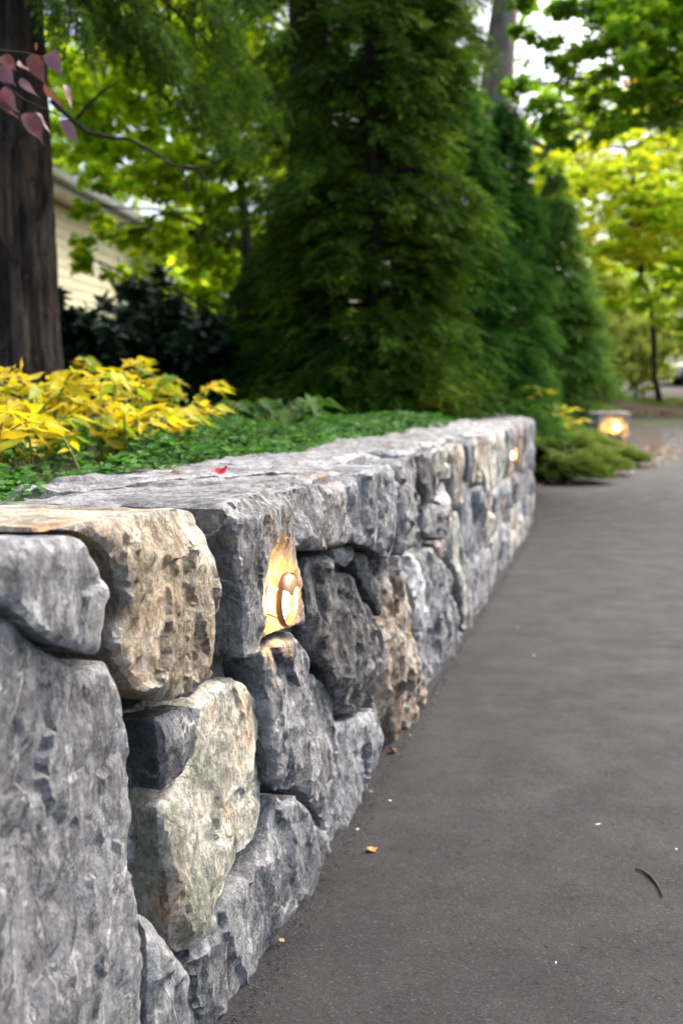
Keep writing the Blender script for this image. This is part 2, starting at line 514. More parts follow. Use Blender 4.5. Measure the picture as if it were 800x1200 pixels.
def asphalt_mat():
    m, n, l, bs = new_mat('asphalt'); t = NT(m)
    v = t.node('ShaderNodeNewGeometry').outputs['Position']
    vo = t.node('ShaderNodeTexVoronoi'); vo.inputs['Scale'].default_value = 300; l.new(v, vo.inputs['Vector'])
    vo2 = t.node('ShaderNodeTexVoronoi'); vo2.inputs['Scale'].default_value = 150; l.new(v, vo2.inputs['Vector'])
    sep = t.node('ShaderNodeSeparateColor'); l.new(vo.outputs['Color'], sep.inputs[0])
    gr = t.ramp(sep.outputs[0], [(0.0, (0.006, 0.006, 0.0077)), (0.55, (0.0122, 0.0124, 0.0158)), (0.97, (0.022, 0.022, 0.0265)), (1.0, (0.050, 0.050, 0.054))])
    big = t.noise(v, 1.3, 6, 0.6, 0.4)
    c = t.mix(1.0, gr, t.ramp(big, [(0.3, 0.80), (0.7, 1.20)]), 'MULTIPLY')
    mid = t.noise(v, 11, 7, 0.65, 0.2)
    c = t.mix(1.0, c, t.ramp(mid, [(0.3, 0.82), (0.7, 1.18)]), 'MULTIPLY')
    pit = t.ramp(t.noise(v, 55, 8, 0.78, 0.2), [(0.34, 0.0), (0.41, 1.0)])
    c = t.mix(1.0, c, t.ramp(pit, [(0.0, 0.35), (1.0, 1.0)]), 'MULTIPLY')
    # dusty, paler wear
    c = t.mix(t.math('MULTIPLY', t.ramp(t.noise(v, 1.1, 7, 0.62, 0.3), [(0.50, 0.0), (0.70, 1.0)]), 0.30), c, (0.033, 0.032, 0.034))
    l.new(c, bs.inputs['Base Color'])
    l.new(t.ramp(t.noise(v, 6, 6, 0.6), [(0.3, 0.62), (0.7, 0.82)]), bs.inputs['Roughness'])
    bs.inputs['Specular IOR Level'].default_value = 0.32
    h = t.math('ADD', t.math('MULTIPLY', sep.outputs[1], 0.35), t.math('MULTIPLY', pit, 0.5))
    h = t.math('ADD', h, t.math('MULTIPLY', t.noise(v, 330, 5, 0.75), 0.9))
    l.new(t.bump(h, 0.7, 0.0028), bs.inputs['Normal'])
    return m


ASPHALT = asphalt_mat()
STREET = simple_mat('street_asphalt', (0.034, 0.030, 0.029), (0.055, 0.048, 0.046), 3, 0.85)
FOREST = simple_mat('forest_floor', (0.035, 0.05, 0.014), (0.085, 0.085, 0.03), 0.8, 0.95, 0.03, 8)
LEAFY = simple_mat('leafy_mulch', (0.07, 0.05, 0.02), (0.17, 0.085, 0.035), 2.5, 0.95, 0.03, 30)

# ------------------------------------------------------------------ ground, driveway, street, planting bed
def grid_mesh(name, xs, ys, zf):
    X, Y = np.meshgrid(xs, ys)
    Z = zf(X, Y)
    V = np.stack([X, Y, Z], -1).reshape(-1, 3)
    a, b = len(ys), len(xs)
    i = np.arange((a - 1) * (b - 1)); r = i // (b - 1); c = i % (b - 1)
    s = r * b + c
    F = np.stack([s, s + 1, s + b + 1, s + b], -1)
    return mesh_tri(name, V, F)


gx = np.concatenate([np.linspace(-220, -20, 14)[:-1], np.linspace(-20, 30, 40), np.linspace(30, 220, 14)[1:]])
gy = np.concatenate([np.linspace(-80, 0, 10)[:-1], np.linspace(0, 60, 50), np.linspace(60, 330, 16)[1:]])
o = link('ground', grid_mesh('ground', gx, gy, lambda X, Y: ground_z(Y) - 0.02 + np.where(Y > 25, 0.05 * fbm(np.stack([X, Y], -1) * 0.3, 3, 3), 0)), FOREST)
tag(o, kind='structure')

# left border of the driveway beyond the wall (world x, y), photographed bed edge
_we = wall_map([WALL_END], [0], [0])[0]
edge_pts = [(_we[0] - 0.02, _we[1] + 0.05), (_we[0] + 0.35, _we[1] + 1.1), (3.0, 11.8), (3.9, 13.0), (4.75, 15.3), (5.75, 17.9), (7.2, 22.5), (8.7, 29.0)]


def polyl(pts, n):
    pts = np.array(pts); s = np.r_[0, np.cumsum(np.linalg.norm(np.diff(pts, axis=0), axis=1))]
    q = np.linspace(0, s[-1], n)
    return np.stack([np.interp(q, s, pts[:, 0]), np.interp(q, s, pts[:, 1])], -1)


def driveway():
    rows = []
    us = np.linspace(-4.0, WALL_END, 40)
    left = [wall_map([u], [0], [-0.10])[0][:2] for u in us] + list(polyl(edge_pts, 40)[1:])
    left = np.array(left)
    nx = 24
    V = []
    for (x, y) in left:
        for k in range(nx):
            xx = x + (13.0 + 0.25 * y - x) * (k / (nx - 1)) ** 1.5
            yy = y + 0.05 * k * 0
            V.append((xx, yy, float(ground_z(yy)) + 0.004 + 0.001 * float(vnoise(np.array([xx * 0.9, yy * 0.9])))))
    F = []
    for i in range(len(left) - 1):
        for k in range(nx - 1):
            s = i * nx + k
            F.append((s, s + 1, s + nx + 1, s + nx))
    o = link('driveway', mesh_tri('driveway', np.array(V), np.array(F)), ASPHALT)
    tag(o, kind='structure')


driveway()
# verge with fallen leaves at the end of the driveway, then the street crossing behind it
o = link('verge', grid_mesh('verge', np.linspace(7.0, 40, 40), np.linspace(28.5, 37.5, 12),
                            lambda X, Y: ground_z(Y) + 0.05 + 0.10 * np.sin((Y - 28.5) / 9.0 * np.pi) + 0.05 * vnoise(np.stack([X, Y], -1) * 0.7, 5)), LEAFY)
tag(o, kind='structure')
o = link('street', grid_mesh('street', np.linspace(9.6, 90, 30), np.linspace(37.2, 46.5, 8), lambda X, Y: ground_z(Y) + 0.03), STREET)
tag(o, kind='structure')

# raised planting bed behind the wall, running down to the driveway border past the wall's end
bed_front = [wall_map([u], [0], [-0.24])[0][:2] for u in np.linspace(-4, WALL_END, 60)] + list(polyl(edge_pts, 50)[1:])
bed_front = np.array(bed_front)
n_wall = 60


def bed_height(i, t):
    if i < n_wall:
        h0 = 0.66
        k = 1.0
    else:
        k = max(0.0, 1 - (i - n_wall) / 6.0)
        h0 = 0.66 * k + 0.02 * (1 - k)
    far = 0.70 + 0.035 * min(t, 12) - 0.15 * (1 - k)
    s = min(1.0, t / (0.6 * k + 4.2 * (1 - k)))
    s = s * s * (3 - 2 * s)
    return h0 + (far - h0) * s


def build_bed():
    ts = np.concatenate([np.linspace(0, 1.5, 14), np.linspace(1.8, 6, 14), np.linspace(7, 30, 12)])
    V = []; nb = len(ts)
    for i, p in enumerate(bed_front):
        a = bed_front[max(i - 1, 0)]; b = bed_front[min(i + 1, len(bed_front) - 1)]
        d = (b - a) / np.linalg.norm(b - a)
        blend = min(1.0, i / len(bed_front))
        L = np.array([-1.0, 0.27 * (1 - blend)]); L /= np.linalg.norm(L)
        for t in ts:
            q = p + L * t
            z = bed_height(i, t) + max(0.0, float(ground_z(q[1]))) * 0.9
            z += 0.025 * float(vnoise(q * 2.1, 9)) * min(1, t / 0.5)
            V.append((q[0], q[1], z))
    F = []
    for i in range(len(bed_front) - 1):
        for k in range(nb - 1):
            s = i * nb + k
            F.append((s, s + nb, s + nb + 1, s + 1)[::-1])
    o = link('planting_bed', mesh_tri('planting_bed', np.array(V), np.array(F)[:, ::-1]), SOIL)
    tag(o, kind='structure')


build_bed()

# ------------------------------------------------------------------ stones
def seg_dist(p, a, b):
    d = b - a
    L2 = (d * d).sum(-1) + 1e-12
    best = np.full(len(p), 1e9)
    for i in range(len(a)):
        t = np.clip(((p - a[i]) @ d[i]) / L2[i], 0, 1)
        q = a[i] + t[:, None] * d[i]
        best = np.minimum(best, ((p - q) ** 2).sum(-1))
    return np.sqrt(best)


def inside(p, poly):
    x, y = p[:, 0], p[:, 1]
    c = np.zeros(len(p), bool)
    n = len(poly)
    for i in range(n):
        x1, y1 = poly[i]; x2, y2 = poly[(i + 1) % n]
        cond = ((y1 > y) != (y2 > y)) & (x < (x2 - x1) * (y - y1) / (y2 - y1 + 1e-12) + x1)
        c ^= cond
    return c


def cleaved(p, cell, seed, slope, step, tall=1.7):
    """piecewise tilted planes, each a cleavage facet, with small ledges between them"""
    r = np.random.default_rng(seed)
    q = p / np.array([1.0, tall])
    q = q + np.stack([vnoise(p / cell * 0.8 + 3, seed), vnoise(p / cell * 0.8 + 9, seed + 1)], -1) * cell * 0.35
    lo, hi = q.min(0) - cell, q.max(0) + cell
    gx_ = np.arange(lo[0], hi[0], cell); gy_ = np.arange(lo[1], hi[1], cell)
    c = np.stack(np.meshgrid(gx_, gy_), -1).reshape(-1, 2)
    c = c + r.uniform(-0.5, 0.5, c.shape) * cell
    k = np.argmin(((q[:, None, :] - c[None]) ** 2).sum(-1), 1)
    g = r.normal(0, slope, (len(c), 2)); o = r.normal(0, step, len(c))
    return o[k] + ((q - c[k]) * g[k]).sum(-1)


def stone_mesh(poly, w0, depth, res, seed, mapper, round_r=0.012, edge=0.007, amp=0.006, layered=0.5, tilt=(0, 0), chips=2, gap=0.0028, cut=0.12, extra=None, back_taper=0.015, cracks=(), facets=6, fslope=0.22):
    r = np.random.default_rng(seed)
    poly = np.array(poly, float)
    A = 0.5 * np.sum(poly[:, 0] * np.roll(poly[:, 1], -1) - np.roll(poly[:, 0], -1) * poly[:, 1])
    if A < 0: poly = poly[::-1]
    # soften the corners
    nx = np.roll(poly, -1, 0)
    q = np.empty((len(poly) * 2, 2)); q[0::2] = poly * (1 - cut) + nx * cut; q[1::2] = poly * cut + nx * (1 - cut)
    poly = q
    # resample
    nx = np.roll(poly, -1, 0); L = np.linalg.norm(nx - poly, axis=1)
    s = np.r_[0, np.cumsum(L)]
    m = max(14, int(s[-1] / res))
    qs = np.linspace(0, s[-1], m, endpoint=False)
    pc = np.vstack([poly, poly[:1]])
    b = np.stack([np.interp(qs, s, pc[:, 0]), np.interp(qs, s, pc[:, 1])], -1)
    tg = np.roll(b, -1, 0) - np.roll(b, 1, 0); tg /= np.linalg.norm(tg, axis=1)[:, None] + 1e-9
    nin = np.stack([-tg[:, 1], tg[:, 0]], -1)
    size = math.sqrt(abs(A))
    jit = (0.5 + 0.5 * fbm(b * 22 + seed * 3.1, seed, 3)) * min(0.004, size * 0.02)
    b = b + nin * (gap + jit)[:, None]
    lo, hi = b.min(0), b.max(0)
    gxn = np.arange(lo[0], hi[0], res); gyn = np.arange(lo[1], hi[1], res)
    if len(gxn) and len(gyn):
        g = np.stack(np.meshgrid(gxn, gyn), -1).reshape(-1, 2) + r.uniform(-0.3, 0.3, (len(gxn) * len(gyn), 2)) * res
        g = g[inside(g, b)]
        if len(g):
            dd = seg_dist(g, b, np.roll(b, -1, 0)); g = g[dd > res * 0.55]
    else:
        g = np.zeros((0, 2))
    pts = np.vstack([b, g])
    res_cdt = delaunay_2d_cdt([Vector(p) for p in pts], [(i, (i + 1) % m) for i in range(m)], [], 1, 1e-6)
    vv, ff = res_cdt[0], res_cdt[2]
    pts2 = np.array([(p[0], p[1]) for p in vv])
    tri = np.array([f for f in ff if len(f) == 3])
    dist = seg_dist(pts2, b, np.roll(b, -1, 0))
    c = pts2.mean(0)
    rr = min(round_r, size * 0.25)
    x = np.clip(dist / rr, 0, 1)
    w = w0 - edge * (1 - np.sqrt(np.clip(1 - (1 - x) ** 2, 0, 1)))
    w = w + (pts2 - c) @ np.array(tilt)
    for k in range(chips):
        i0 = r.integers(0, m)
        pk = b[i0] + nin[i0] * min(0.05, size * r.uniform(0.04, 0.14))
        an = r.uniform(-0.6, 0.6)
        dn = nin[i0]
        dn = np.array([dn[0] * math.cos(an) - dn[1] * math.sin(an), dn[0] * math.sin(an) + dn[1] * math.cos(an)])
        sl = r.uniform(0.3, 0.8)
        w = np.minimum(w, w0 + 0.002 + np.maximum(((pts2 - pk) @ dn) * sl, -0.022) + 0.003 * vnoise(pts2 * 40, seed + k))
    if facets:
        best = np.full(len(pts2), 1e9)
        for k in range(facets):
            pk = lo + (hi - lo) * r.random(2)
            an = r.uniform(0, 6.283); sl = fslope * r.uniform(0.15, 1.0)
            best = np.minimum(best, ((pts2 - pk) @ np.array([math.cos(an), math.sin(an)])) * sl + r.uniform(0, 0.012))
        best = np.clip(best - np.median(best), -0.012, 0.006)
        w = w + best
    p3 = np.column_stack([pts2, w])
    iso = fbm(p3 * 9 + seed, seed + 1, 5, 0.55)
    lay = fbm(np.column_stack([pts2[:, 0] * 34, pts2[:, 1] * 6 + pts2[:, 0] * 9, w * 20]) + seed, seed + 5, 4, 0.55)
    rid = 1 - np.abs(fbm(p3 * 16 + seed * 2, seed + 9, 3, 0.5))
    w = w + cleaved(pts2, 0.085, seed + 40, min(0.09, amp * 9), amp * 0.26) + cleaved(pts2, max(0.032, res * 3.2), seed + 41, min(0.10, amp * 9), amp * 0.11)
    w = w + amp * (0.35 * (1 - layered) * iso + layered * lay * 0.35 + 0.25 * (rid - 0.6) + 0.5 * fbm(p3 * 60 + seed, seed + 13, 3, 0.6) * 0.5)
    # stepped cleavage
    if layered > 0.3:
        st = fbm(np.column_stack([pts2[:, 0] * 9 + pts2[:, 1] * 4.3, pts2[:, 1] * 5.2 - pts2[:, 0] * 3.1]) + seed * 1.37, seed + 21, 3)
        w = w + 0.40 * amp * np.tanh((st + 0.1) * 14)
        st = fbm(np.column_stack([pts2[:, 0] * 21 - pts2[:, 1] * 9, pts2[:, 1] * 12 + pts2[:, 0] * 8]) + seed * 3.11, seed + 22, 2)
        w = w + 0.14 * amp * np.tanh((st - 0.05) * 14)
    for (cl, cwid, cdep, cstep) in cracks:
        cl = np.array(cl)
        cd = seg_dist(pts2, cl[:-1], cl[1:])
        w = w - cdep * np.exp(-(cd / cwid) ** 2)
    if extra is not None:
        w = extra(pts2, w)
    nv = len(pts2)
    # boundary loop of the CDT result keeps the first m input points in order
    orig = res_cdt[3]
    ring = [None] * m
    for vi, ol in enumerate(orig):
        for oo in ol:
            if oo < m: ring[oo] = vi
    ring = [x if x is not None else 0 for x in ring]
    UVW = [np.column_stack([pts2, w])]
    tris = [tri]
    rb = pts2[ring]; wb = w[ring]
    prev = np.array(ring)
    if depth > 0.3:
        fr = [0.03, 0.08, 0.16, 0.28, 0.42, 0.58, 0.78, 1.0]
    elif res < 0.012:
        fr = [0.03, 0.08, 0.16, 0.28, 0.45, 0.7, 1.0]
    else:
        fr = [0.08, 0.3, 1.0]
    base = nv
    for f_ in fr:
        wz = wb + ((w0 - depth) - wb) * f_
        off = (back_taper * depth * f_ + 0.5 * min(amp, 0.008) * fbm(np.column_stack([rb * 14, wz * 14]) + seed, seed + 31, 4, 0.55) * (0.3 + 0.7 * min(1, f_ * 5)))
        rbp = rb + nin * off[:, None]
        UVW.append(np.column_stack([rbp, wz]))
        cur = np.arange(base, base + m); base += m
        n1 = np.roll(prev, -1); n2 = np.roll(cur, -1)
        tris.append(np.stack([prev, cur, n1], -1)); tris.append(np.stack([n1, cur, n2], -1))
        prev = cur
    UVW.append(np.array([[rb[:, 0].mean(), rb[:, 1].mean(), w0 - depth]]))
    tris.append(np.stack([prev, np.full(m, base), np.roll(prev, -1)], -1))
    UVW = np.vstack(UVW); T = np.vstack(tris)
    V = mapper(UVW)
    return V, T


def wall_mapper(q):
    return wall_map(q[:, 0], q[:, 1], q[:, 2])


def slab_mapper(q):       # u, depth into the wall, height
    return wall_map(q[:, 0], q[:, 2], -q[:, 1])


def add_stone(name, V, T, mat, parent, sharp=27):
    c = V.mean(0)
    me = mesh_tri(name, V - c, T)
    me.set_sharp_from_angle(angle=rad(sharp))
    o = bpy.data.objects.new(name, me); me.materials.append(mat)
    col.objects.link(o); o.parent = parent
    o.location = Vector(c) - parent.location
    return o


wall = empty('stone_wall', wall_map([0.3], [0], [-0.2])[0], 'long low dry laid grey and tan fieldstone wall along the driveway', 'stone wall')

LAMP_W = 0.03
LU, LV = wall_px(330, 702, LAMP_W)


def lamp_dish(u0, v0, w_face, R=0.10, D=0.016):
    def f(p, w):
        du = (p[:, 0] - u0) / (R * 1.15); dv = (p[:, 1] - v0) / (R * 1.05)
        d = np.sqrt(du * du + dv * dv) * (1 + 0.18 * vnoise(p * 30, 77))
        k = np.clip(1 - d, 0, 1)
        k2 = np.clip(k * 1.7, 0, 1); k2 = k2 * k2 * (3 - 2 * k2)
        calm = w_face - D + 0.3 * (w - w_face) + 0.002 * vnoise(p * 45, 5)
        return w * (1 - k2) + calm * k2
    return f


# name, material, plane offset, outline in photograph pixels on that plane, options
TR = [
    ('slate', 0.020, [(-95, 690), (-30, 706), (0, 713), (18, 717), (40, 745), (62, 758), (100, 782), (130, 772), (146, 803), (159, 850), (158, 940), (155, 1000), (166, 1060), (172, 1120), (170, 1180), (168, 1260), (160, 1500), (-95, 1800)],
     dict(res=0.0075, amp=0.005, layered=0.4, chips=0, round_r=0.014, edge=0.007, facets=0)),
    ('slate', 0.040, [(-95, 655), (-40, 643), (0, 635), (44, 625), (88, 624), (106, 630), (130, 663), (138, 694), (134, 737), (126, 775), (100, 771), (79, 763), (46, 750), (26, 728), (8, 713), (-40, 702), (-95, 690)],
     dict(res=0.0065, amp=0.005, layered=0.35, chips=0, round_r=0.016, edge=0.008, facets=3, fslope=0.10)),
    ('tan', 0.022, [(44, 622), (101, 605), (175, 598), (232, 592), (252, 598), (263, 628), (269, 671), (268, 715), (265, 767), (258, 794), (238, 821), (188, 829), (166, 817), (155, 801), (146, 788), (132, 760), (139, 715), (132, 680), (120, 645), (95, 630)],
     dict(res=0.006, amp=0.011, layered=0.25, chips=2, round_r=0.014, edge=0.007, fslope=0.3, facets=7, depth=0.30)),
    ('navy', 0.004, [(186, 838), (210, 831), (233, 825), (234, 856), (223, 895), (209, 920), (193, 932), (189, 890)],
     dict(res=0.007, amp=0.004, layered=0.3, chips=1, round_r=0.008, edge=0.006)),
    ('cream', 0.008, [(236, 828), (258, 797), (280, 791), (302, 804), (313, 820), (321, 870), (324, 906), (316, 954), (306, 989), (284, 1015), (262, 1067), (240, 1102), (219, 1126), (211, 1102), (208, 1040), (200, 985), (196, 945), (214, 925), (232, 890), (236, 852)],
     dict(res=0.0065, amp=0.006, layered=0.35, chips=2, round_r=0.012, edge=0.008, depth=0.28)),
    ('blue', 0.012, [(172, 1066), (184, 1072), (206, 1103), (223, 1143), (219, 1181), (208, 1250), (180, 1330), (168, 1330), (171, 1150)],
     dict(res=0.010, amp=0.006, layered=0.5)),
    ('blue', 0.012, [(229, 1141), (252, 1090), (275, 1047), (306, 1010), (318, 962), (324, 926), (331, 936), (350, 929), (357, 947), (369, 964), (384, 973), (390, 987), (345, 1060), (300, 1128), (265, 1190), (225, 1300), (207, 1300), (222, 1184)],
     dict(res=0.010, amp=0.008, layered=0.6, chips=2)),
    ('grey', 0.030, [(274, 590), (321, 571), (340, 576), (349, 604), (351, 650), (354, 662), (357, 734), (349, 736), (325, 746), (308, 757), (303, 773), (286, 777), (289, 700), (281, 640)],
     dict(res=0.005, amp=0.006, layered=0.7, chips=1, round_r=0.008, edge=0.006, depth=0.30, facets=2, fslope=0.06, extra='lamp')),
    ('grey', 0.026, [(340, 576), (380, 567), (408, 562), (416, 582), (420, 626), (415, 636), (399, 643), (377, 648), (352, 650), (350, 604)],
     dict(res=0.008, amp=0.009, layered=0.6, chips=2, round_r=0.02, edge=0.014, depth=0.30)),
    ('dark', -0.004, [(358, 655), (372, 652), (375, 700), (374, 770), (366, 764), (359, 735)], dict(res=0.008, amp=0.006, layered=0.8)),
    ('blue', 0.020, [(307, 759), (325, 747), (349, 738), (362, 751), (369, 768), (366, 800), (365, 840), (361, 890), (350, 927), (332, 933), (325, 918), (322, 880), (315, 840), (313, 800), (308, 778)],
     dict(res=0.006, amp=0.009, layered=0.6, chips=2, round_r=0.02, edge=0.016)),
    ('grey', 0.004, [(369, 780), (380, 790), (394, 799), (398, 820), (398, 870), (397, 900), (380, 925), (386, 966), (375, 962), (362, 945), (353, 927), (363, 880), (367, 830)],
     dict(res=0.008, amp=0.009, layered=0.6, chips=2)),
    ('dark', 0.016, [(375, 652), (396, 646), (403, 662), (412, 670), (425, 670), (436, 708), (445, 755), (448, 800), (441, 826), (420, 839), (401, 841), (397, 815), (391, 792), (374, 771), (371, 720)],
     dict(res=0.009, amp=0.013, layered=0.65, chips=2, round_r=0.03, edge=0.02)),
    ('blue', 0.010, [(399, 846), (420, 842), (441, 828), (448, 836), (454, 868), (456, 884), (432, 925), (411, 962), (393, 990), (387, 976), (383, 950), (382, 927), (398, 902)],
     dict(res=0.010, amp=0.008, layered=0.6, chips=2)),
    ('grey', 0.022, [(402, 643), (417, 636), (420, 655), (412, 667), (404, 661)], dict(res=0.010, amp=0.006, layered=0.5)),
    ('dark', 0.022, [(421, 648), (431, 645), (445, 666), (450, 706), (448, 727), (438, 707), (427, 670)], dict(res=0.010, amp=0.006, layered=0.7)),
    ('blue', 0.050, [(421, 563), (434, 548), (460, 542), (464, 575), (466, 610), (464, 640), (461, 662), (453, 678), (448, 652), (437, 645), (424, 640), (419, 600)],
     dict(res=0.012, amp=0.010, layered=0.75, chips=2, round_r=0.015, edge=0.01, depth=0.34)),
    ('grey', 0.020, [(464, 540), (484, 536), (496, 536), (500, 562), (500, 590), (497, 618), (484, 640), (467, 655), (466, 610)], dict(res=0.014, amp=0.018, layered=0.4, chips=3, depth=0.3)),
    ('dark', 0.004, [(497, 531), (509, 527), (513, 560), (513, 586), (502, 592), (500, 565)], dict(res=0.016, amp=0.010, layered=0.6, depth=0.3)),
    ('cream', 0.006, [(511, 525), (530, 521), (532, 560), (520, 563), (514, 582)], dict(res=0.018, amp=0.010, layered=0.5, depth=0.3)),
    ('buff', 0.012, [(534, 521), (547, 518), (547, 570), (539, 597), (534, 592)], dict(res=0.018, amp=0.008, layered=0.6, depth=0.3)),
    ('navy', -0.01, [(549, 516), (557, 513), (557, 560), (549, 566)], dict(res=0.02, amp=0.008, layered=0.6, depth=0.3)),
    ('grey', 0.000, [(502, 594), (515, 588), (524, 600), (528, 628), (510, 632), (501, 622)], dict(res=0.016, amp=0.014, layered=0.3)),
    ('rust', 0.000, [(508, 634), (521, 630), (527, 652), (517, 658)], dict(res=0.016, amp=0.010, layered=0.3)),
    ('buff', 0.010, [(450, 692), (460, 672), (472, 660), (481, 690), (484, 740), (489, 770), (496, 802), (488, 830), (472, 856), (464, 874), (457, 890), (449, 832), (448, 790), (451, 740)],
     dict(res=0.012, amp=0.016, layered=0.7, chips=2)),
    ('white', 0.006, [(476, 652), (488, 646), (498, 672), (501, 718), (498, 745), (487, 735), (483, 690)], dict(res=0.014, amp=0.009, layered=0.6)),
    ('blue', 0.004, [(498, 655), (508, 638), (520, 658), (530, 688), (540, 720), (543, 758), (524, 785), (504, 812), (497, 800), (497, 750), (502, 718)], dict(res=0.014, amp=0.010, layered=0.5)),
    ('green', 0.004, [(530, 600), (541, 597), (546, 640), (550, 690), (552, 738), (545, 748), (542, 716), (535, 680), (529, 632)], dict(res=0.018, amp=0.010, layered=0.6)),
    ('slate', 0.002, [(548, 570), (557, 564), (560, 600), (559, 690), (558, 735), (552, 738), (551, 690), (547, 640)], dict(res=0.018, amp=0.008, layered=0.6)),
    ('white', 0.000, [(514, 584), (522, 565), (533, 563), (532, 590), (528, 598), (526, 604)], dict(res=0.018, amp=0.008, layered=0.6)),
]
sd_i = 100
first = True
for mt, w0, pl, op in TR:
    sd_i += 1
    op = dict(op)
    poly = np.array([wall_px(x, y, w0) for x, y in pl])
    poly[:, 1] = np.where(poly[:, 1] < 0.035, -0.05, poly[:, 1])
    poly[:, 0] = np.clip(poly[:, 0], -0.85, 50)
    depth = op.pop('depth', 0.20)
    if op.get('cracks'):
        op['cracks'] = [(np.array([wall_px(x, y, w0) for x, y in c[0]]), c[1], c[2], 0) for c in op['cracks']]
    if op.get('extra') == 'lamp':
        op['extra'] = lamp_dish(LU, LV, w0)
    V, T = stone_mesh(poly, w0, depth, op.pop('res'), sd_i + (500 if first else 0), wall_mapper, **op)
    add_stone('stone', V, T, ROCK[mt], wall)
    first = False

# the rest of the wall: random courses of upright and lying stones
LAMP2 = wall_px(599, 533, 0.0)
rs = random.Random(41)


def split(u0, u1, v0, v1, out, umax, vmax):
    du, dv = u1 - u0, v1 - v0
    mu = umax * rs.uniform(0.55, 1.15); mv = vmax * rs.uniform(0.5, 1.2)
    if du > mu and (du / mu > dv / mv):
        s = u0 + du * rs.uniform(0.33, 0.67)
        split(u0, s, v0, v1, out, umax, vmax); split(s, u1, v0, v1, out, umax, vmax)
    elif dv > mv:
        s = v0 + dv * rs.uniform(0.33, 0.67)
        split(u0, u1, v0, s, out, umax, vmax); split(u0, u1, s, v1, out, umax, vmax)
    else:
        out.append((u0, u1, v0, v1))


def rect_poly(u0, u1, v0, v1, j):
    P4 = [(u0, v0), ((u0 + u1) / 2, v0), (u1, v0), (u1, (v0 + v1) / 2), (u1, v1), ((u0 + u1) / 2, v1), (u0, v1), (u0, (v0 + v1) / 2)]
    return [(a + rs.uniform(-j, j), b + (rs.uniform(-j, j) if 0.02 < b < WALL_H - 0.02 else 0.25 * rs.uniform(-j, j))) for a, b in P4]


cells = []
U_TR = 2.76
split(U_TR, WALL_END, -0.05, WALL_H, cells, 0.42, 0.46)
split(-3.4, -0.86, -0.05, WALL_H, cells, 0.5, 0.36)
pal = ['grey', 'slate', 'buff', 'blue', 'rust', 'cream', 'grey', 'grey', 'green', 'dark', 'buff', 'blue', 'slate', 'tan', 'rust', 'cream', 'buff', 'slate']
for (a, b, c, d) in cells:
    sd_i += 1
    w0 = rs.uniform(-0.012, 0.012)
    if a <= LAMP2[0] <= b and c <= LAMP2[1] <= d:
        w0 = 0.0; mt = 'rust'
    else:
        mt = rs.choice(pal)
    if a > 6.3 and rs.random() < 0.6: mt = rs.choice(['grey', 'slate', 'blue'])
    V, T = stone_mesh(rect_poly(a, b, c, d, 0.022), w0, 0.30 if d > WALL_H - 0.02 else 0.2, 0.026, sd_i, wall_mapper, amp=0.009, layered=rs.uniform(0.2, 0.7), chips=1, gap=0.0015,
                      extra=lamp_dish(LAMP2[0], LAMP2[1], w0, 0.12, 0.008) if mt == 'rust' and w0 == 0.0 else None)
    add_stone('stone', V, T, ROCK[mt], wall)
# lower corner pieces under and between the traced stones
for (a, b, c, d, w0, mt) in [(-0.36, -0.2, 0.60, 0.72, -0.05, 'dark'), (-0.28, -0.02, 0.30, 0.50, -0.05, 'green'), (-0.30, 0.0, 0.0, 0.2, -0.045, 'blue'), (0.28, 0.62, 0.0, 0.16, -0.04, 'grey'),
                             (0.30, 0.5, 0.30, 0.62, -0.04, 'dark'), (0.55, 0.8, 0.3, 0.6, -0.04, 'dark'), (0.9, 1.3, 0.0, 0.5, -0.06, 'dark'), (1.3, 2.1, 0.0, 0.62, -0.045, 'grey'), (2.0, 2.76, 0.0, 0.60, -0.04, 'green'), (0.0, 0.12, 0.40, 0.72, -0.03, 'dark')]:
    sd_i += 1
    V, T = stone_mesh(rect_poly(a, b, c, d, 0.02), w0, 0.16, 0.02, sd_i, wall_mapper, amp=0.01, layered=0.5, chips=2)
    add_stone('stone', V, T, ROCK[mt], wall)

# cap slabs lying on top
CAPS = [
    (0.745, 0.07, [(-240, 700), (-100, 648), (0, 617), (50, 613), (110, 601), (175, 595), (232, 589), (258, 590), (284, 586), (321, 572), (339, 574), (408, 562), (418, 556), (380, 556), (330, 559), (290, 560), (225, 565), (110, 578), (0, 586), (-100, 596), (-240, 614)]),
    (0.752, 0.06, [(-200, 585), (0, 574), (110, 567), (225, 558), (300, 553), (385, 551), (410, 541), (370, 530), (300, 536), (150, 550), (0, 562), (-200, 570)]),
]
for z, th, pl in CAPS:
    sd_i += 1
    poly = np.array([top_px(x, y, z) for x, y in pl])
    poly[:, 0] = np.clip(poly[:, 0], -0.9, 9); poly[:, 1] = np.clip(poly[:, 1], 0.0, 0.46)
    V, T = stone_mesh(poly, z, th, 0.010, sd_i, slab_mapper, amp=0.004, layered=0.4, chips=2, round_r=0.006, edge=0.004, gap=0.001, cut=0.06, facets=3, fslope=0.03)
    add_stone('cap_stone', V, T, ROCK['cap'], wall)
u = 0.75
k = 0
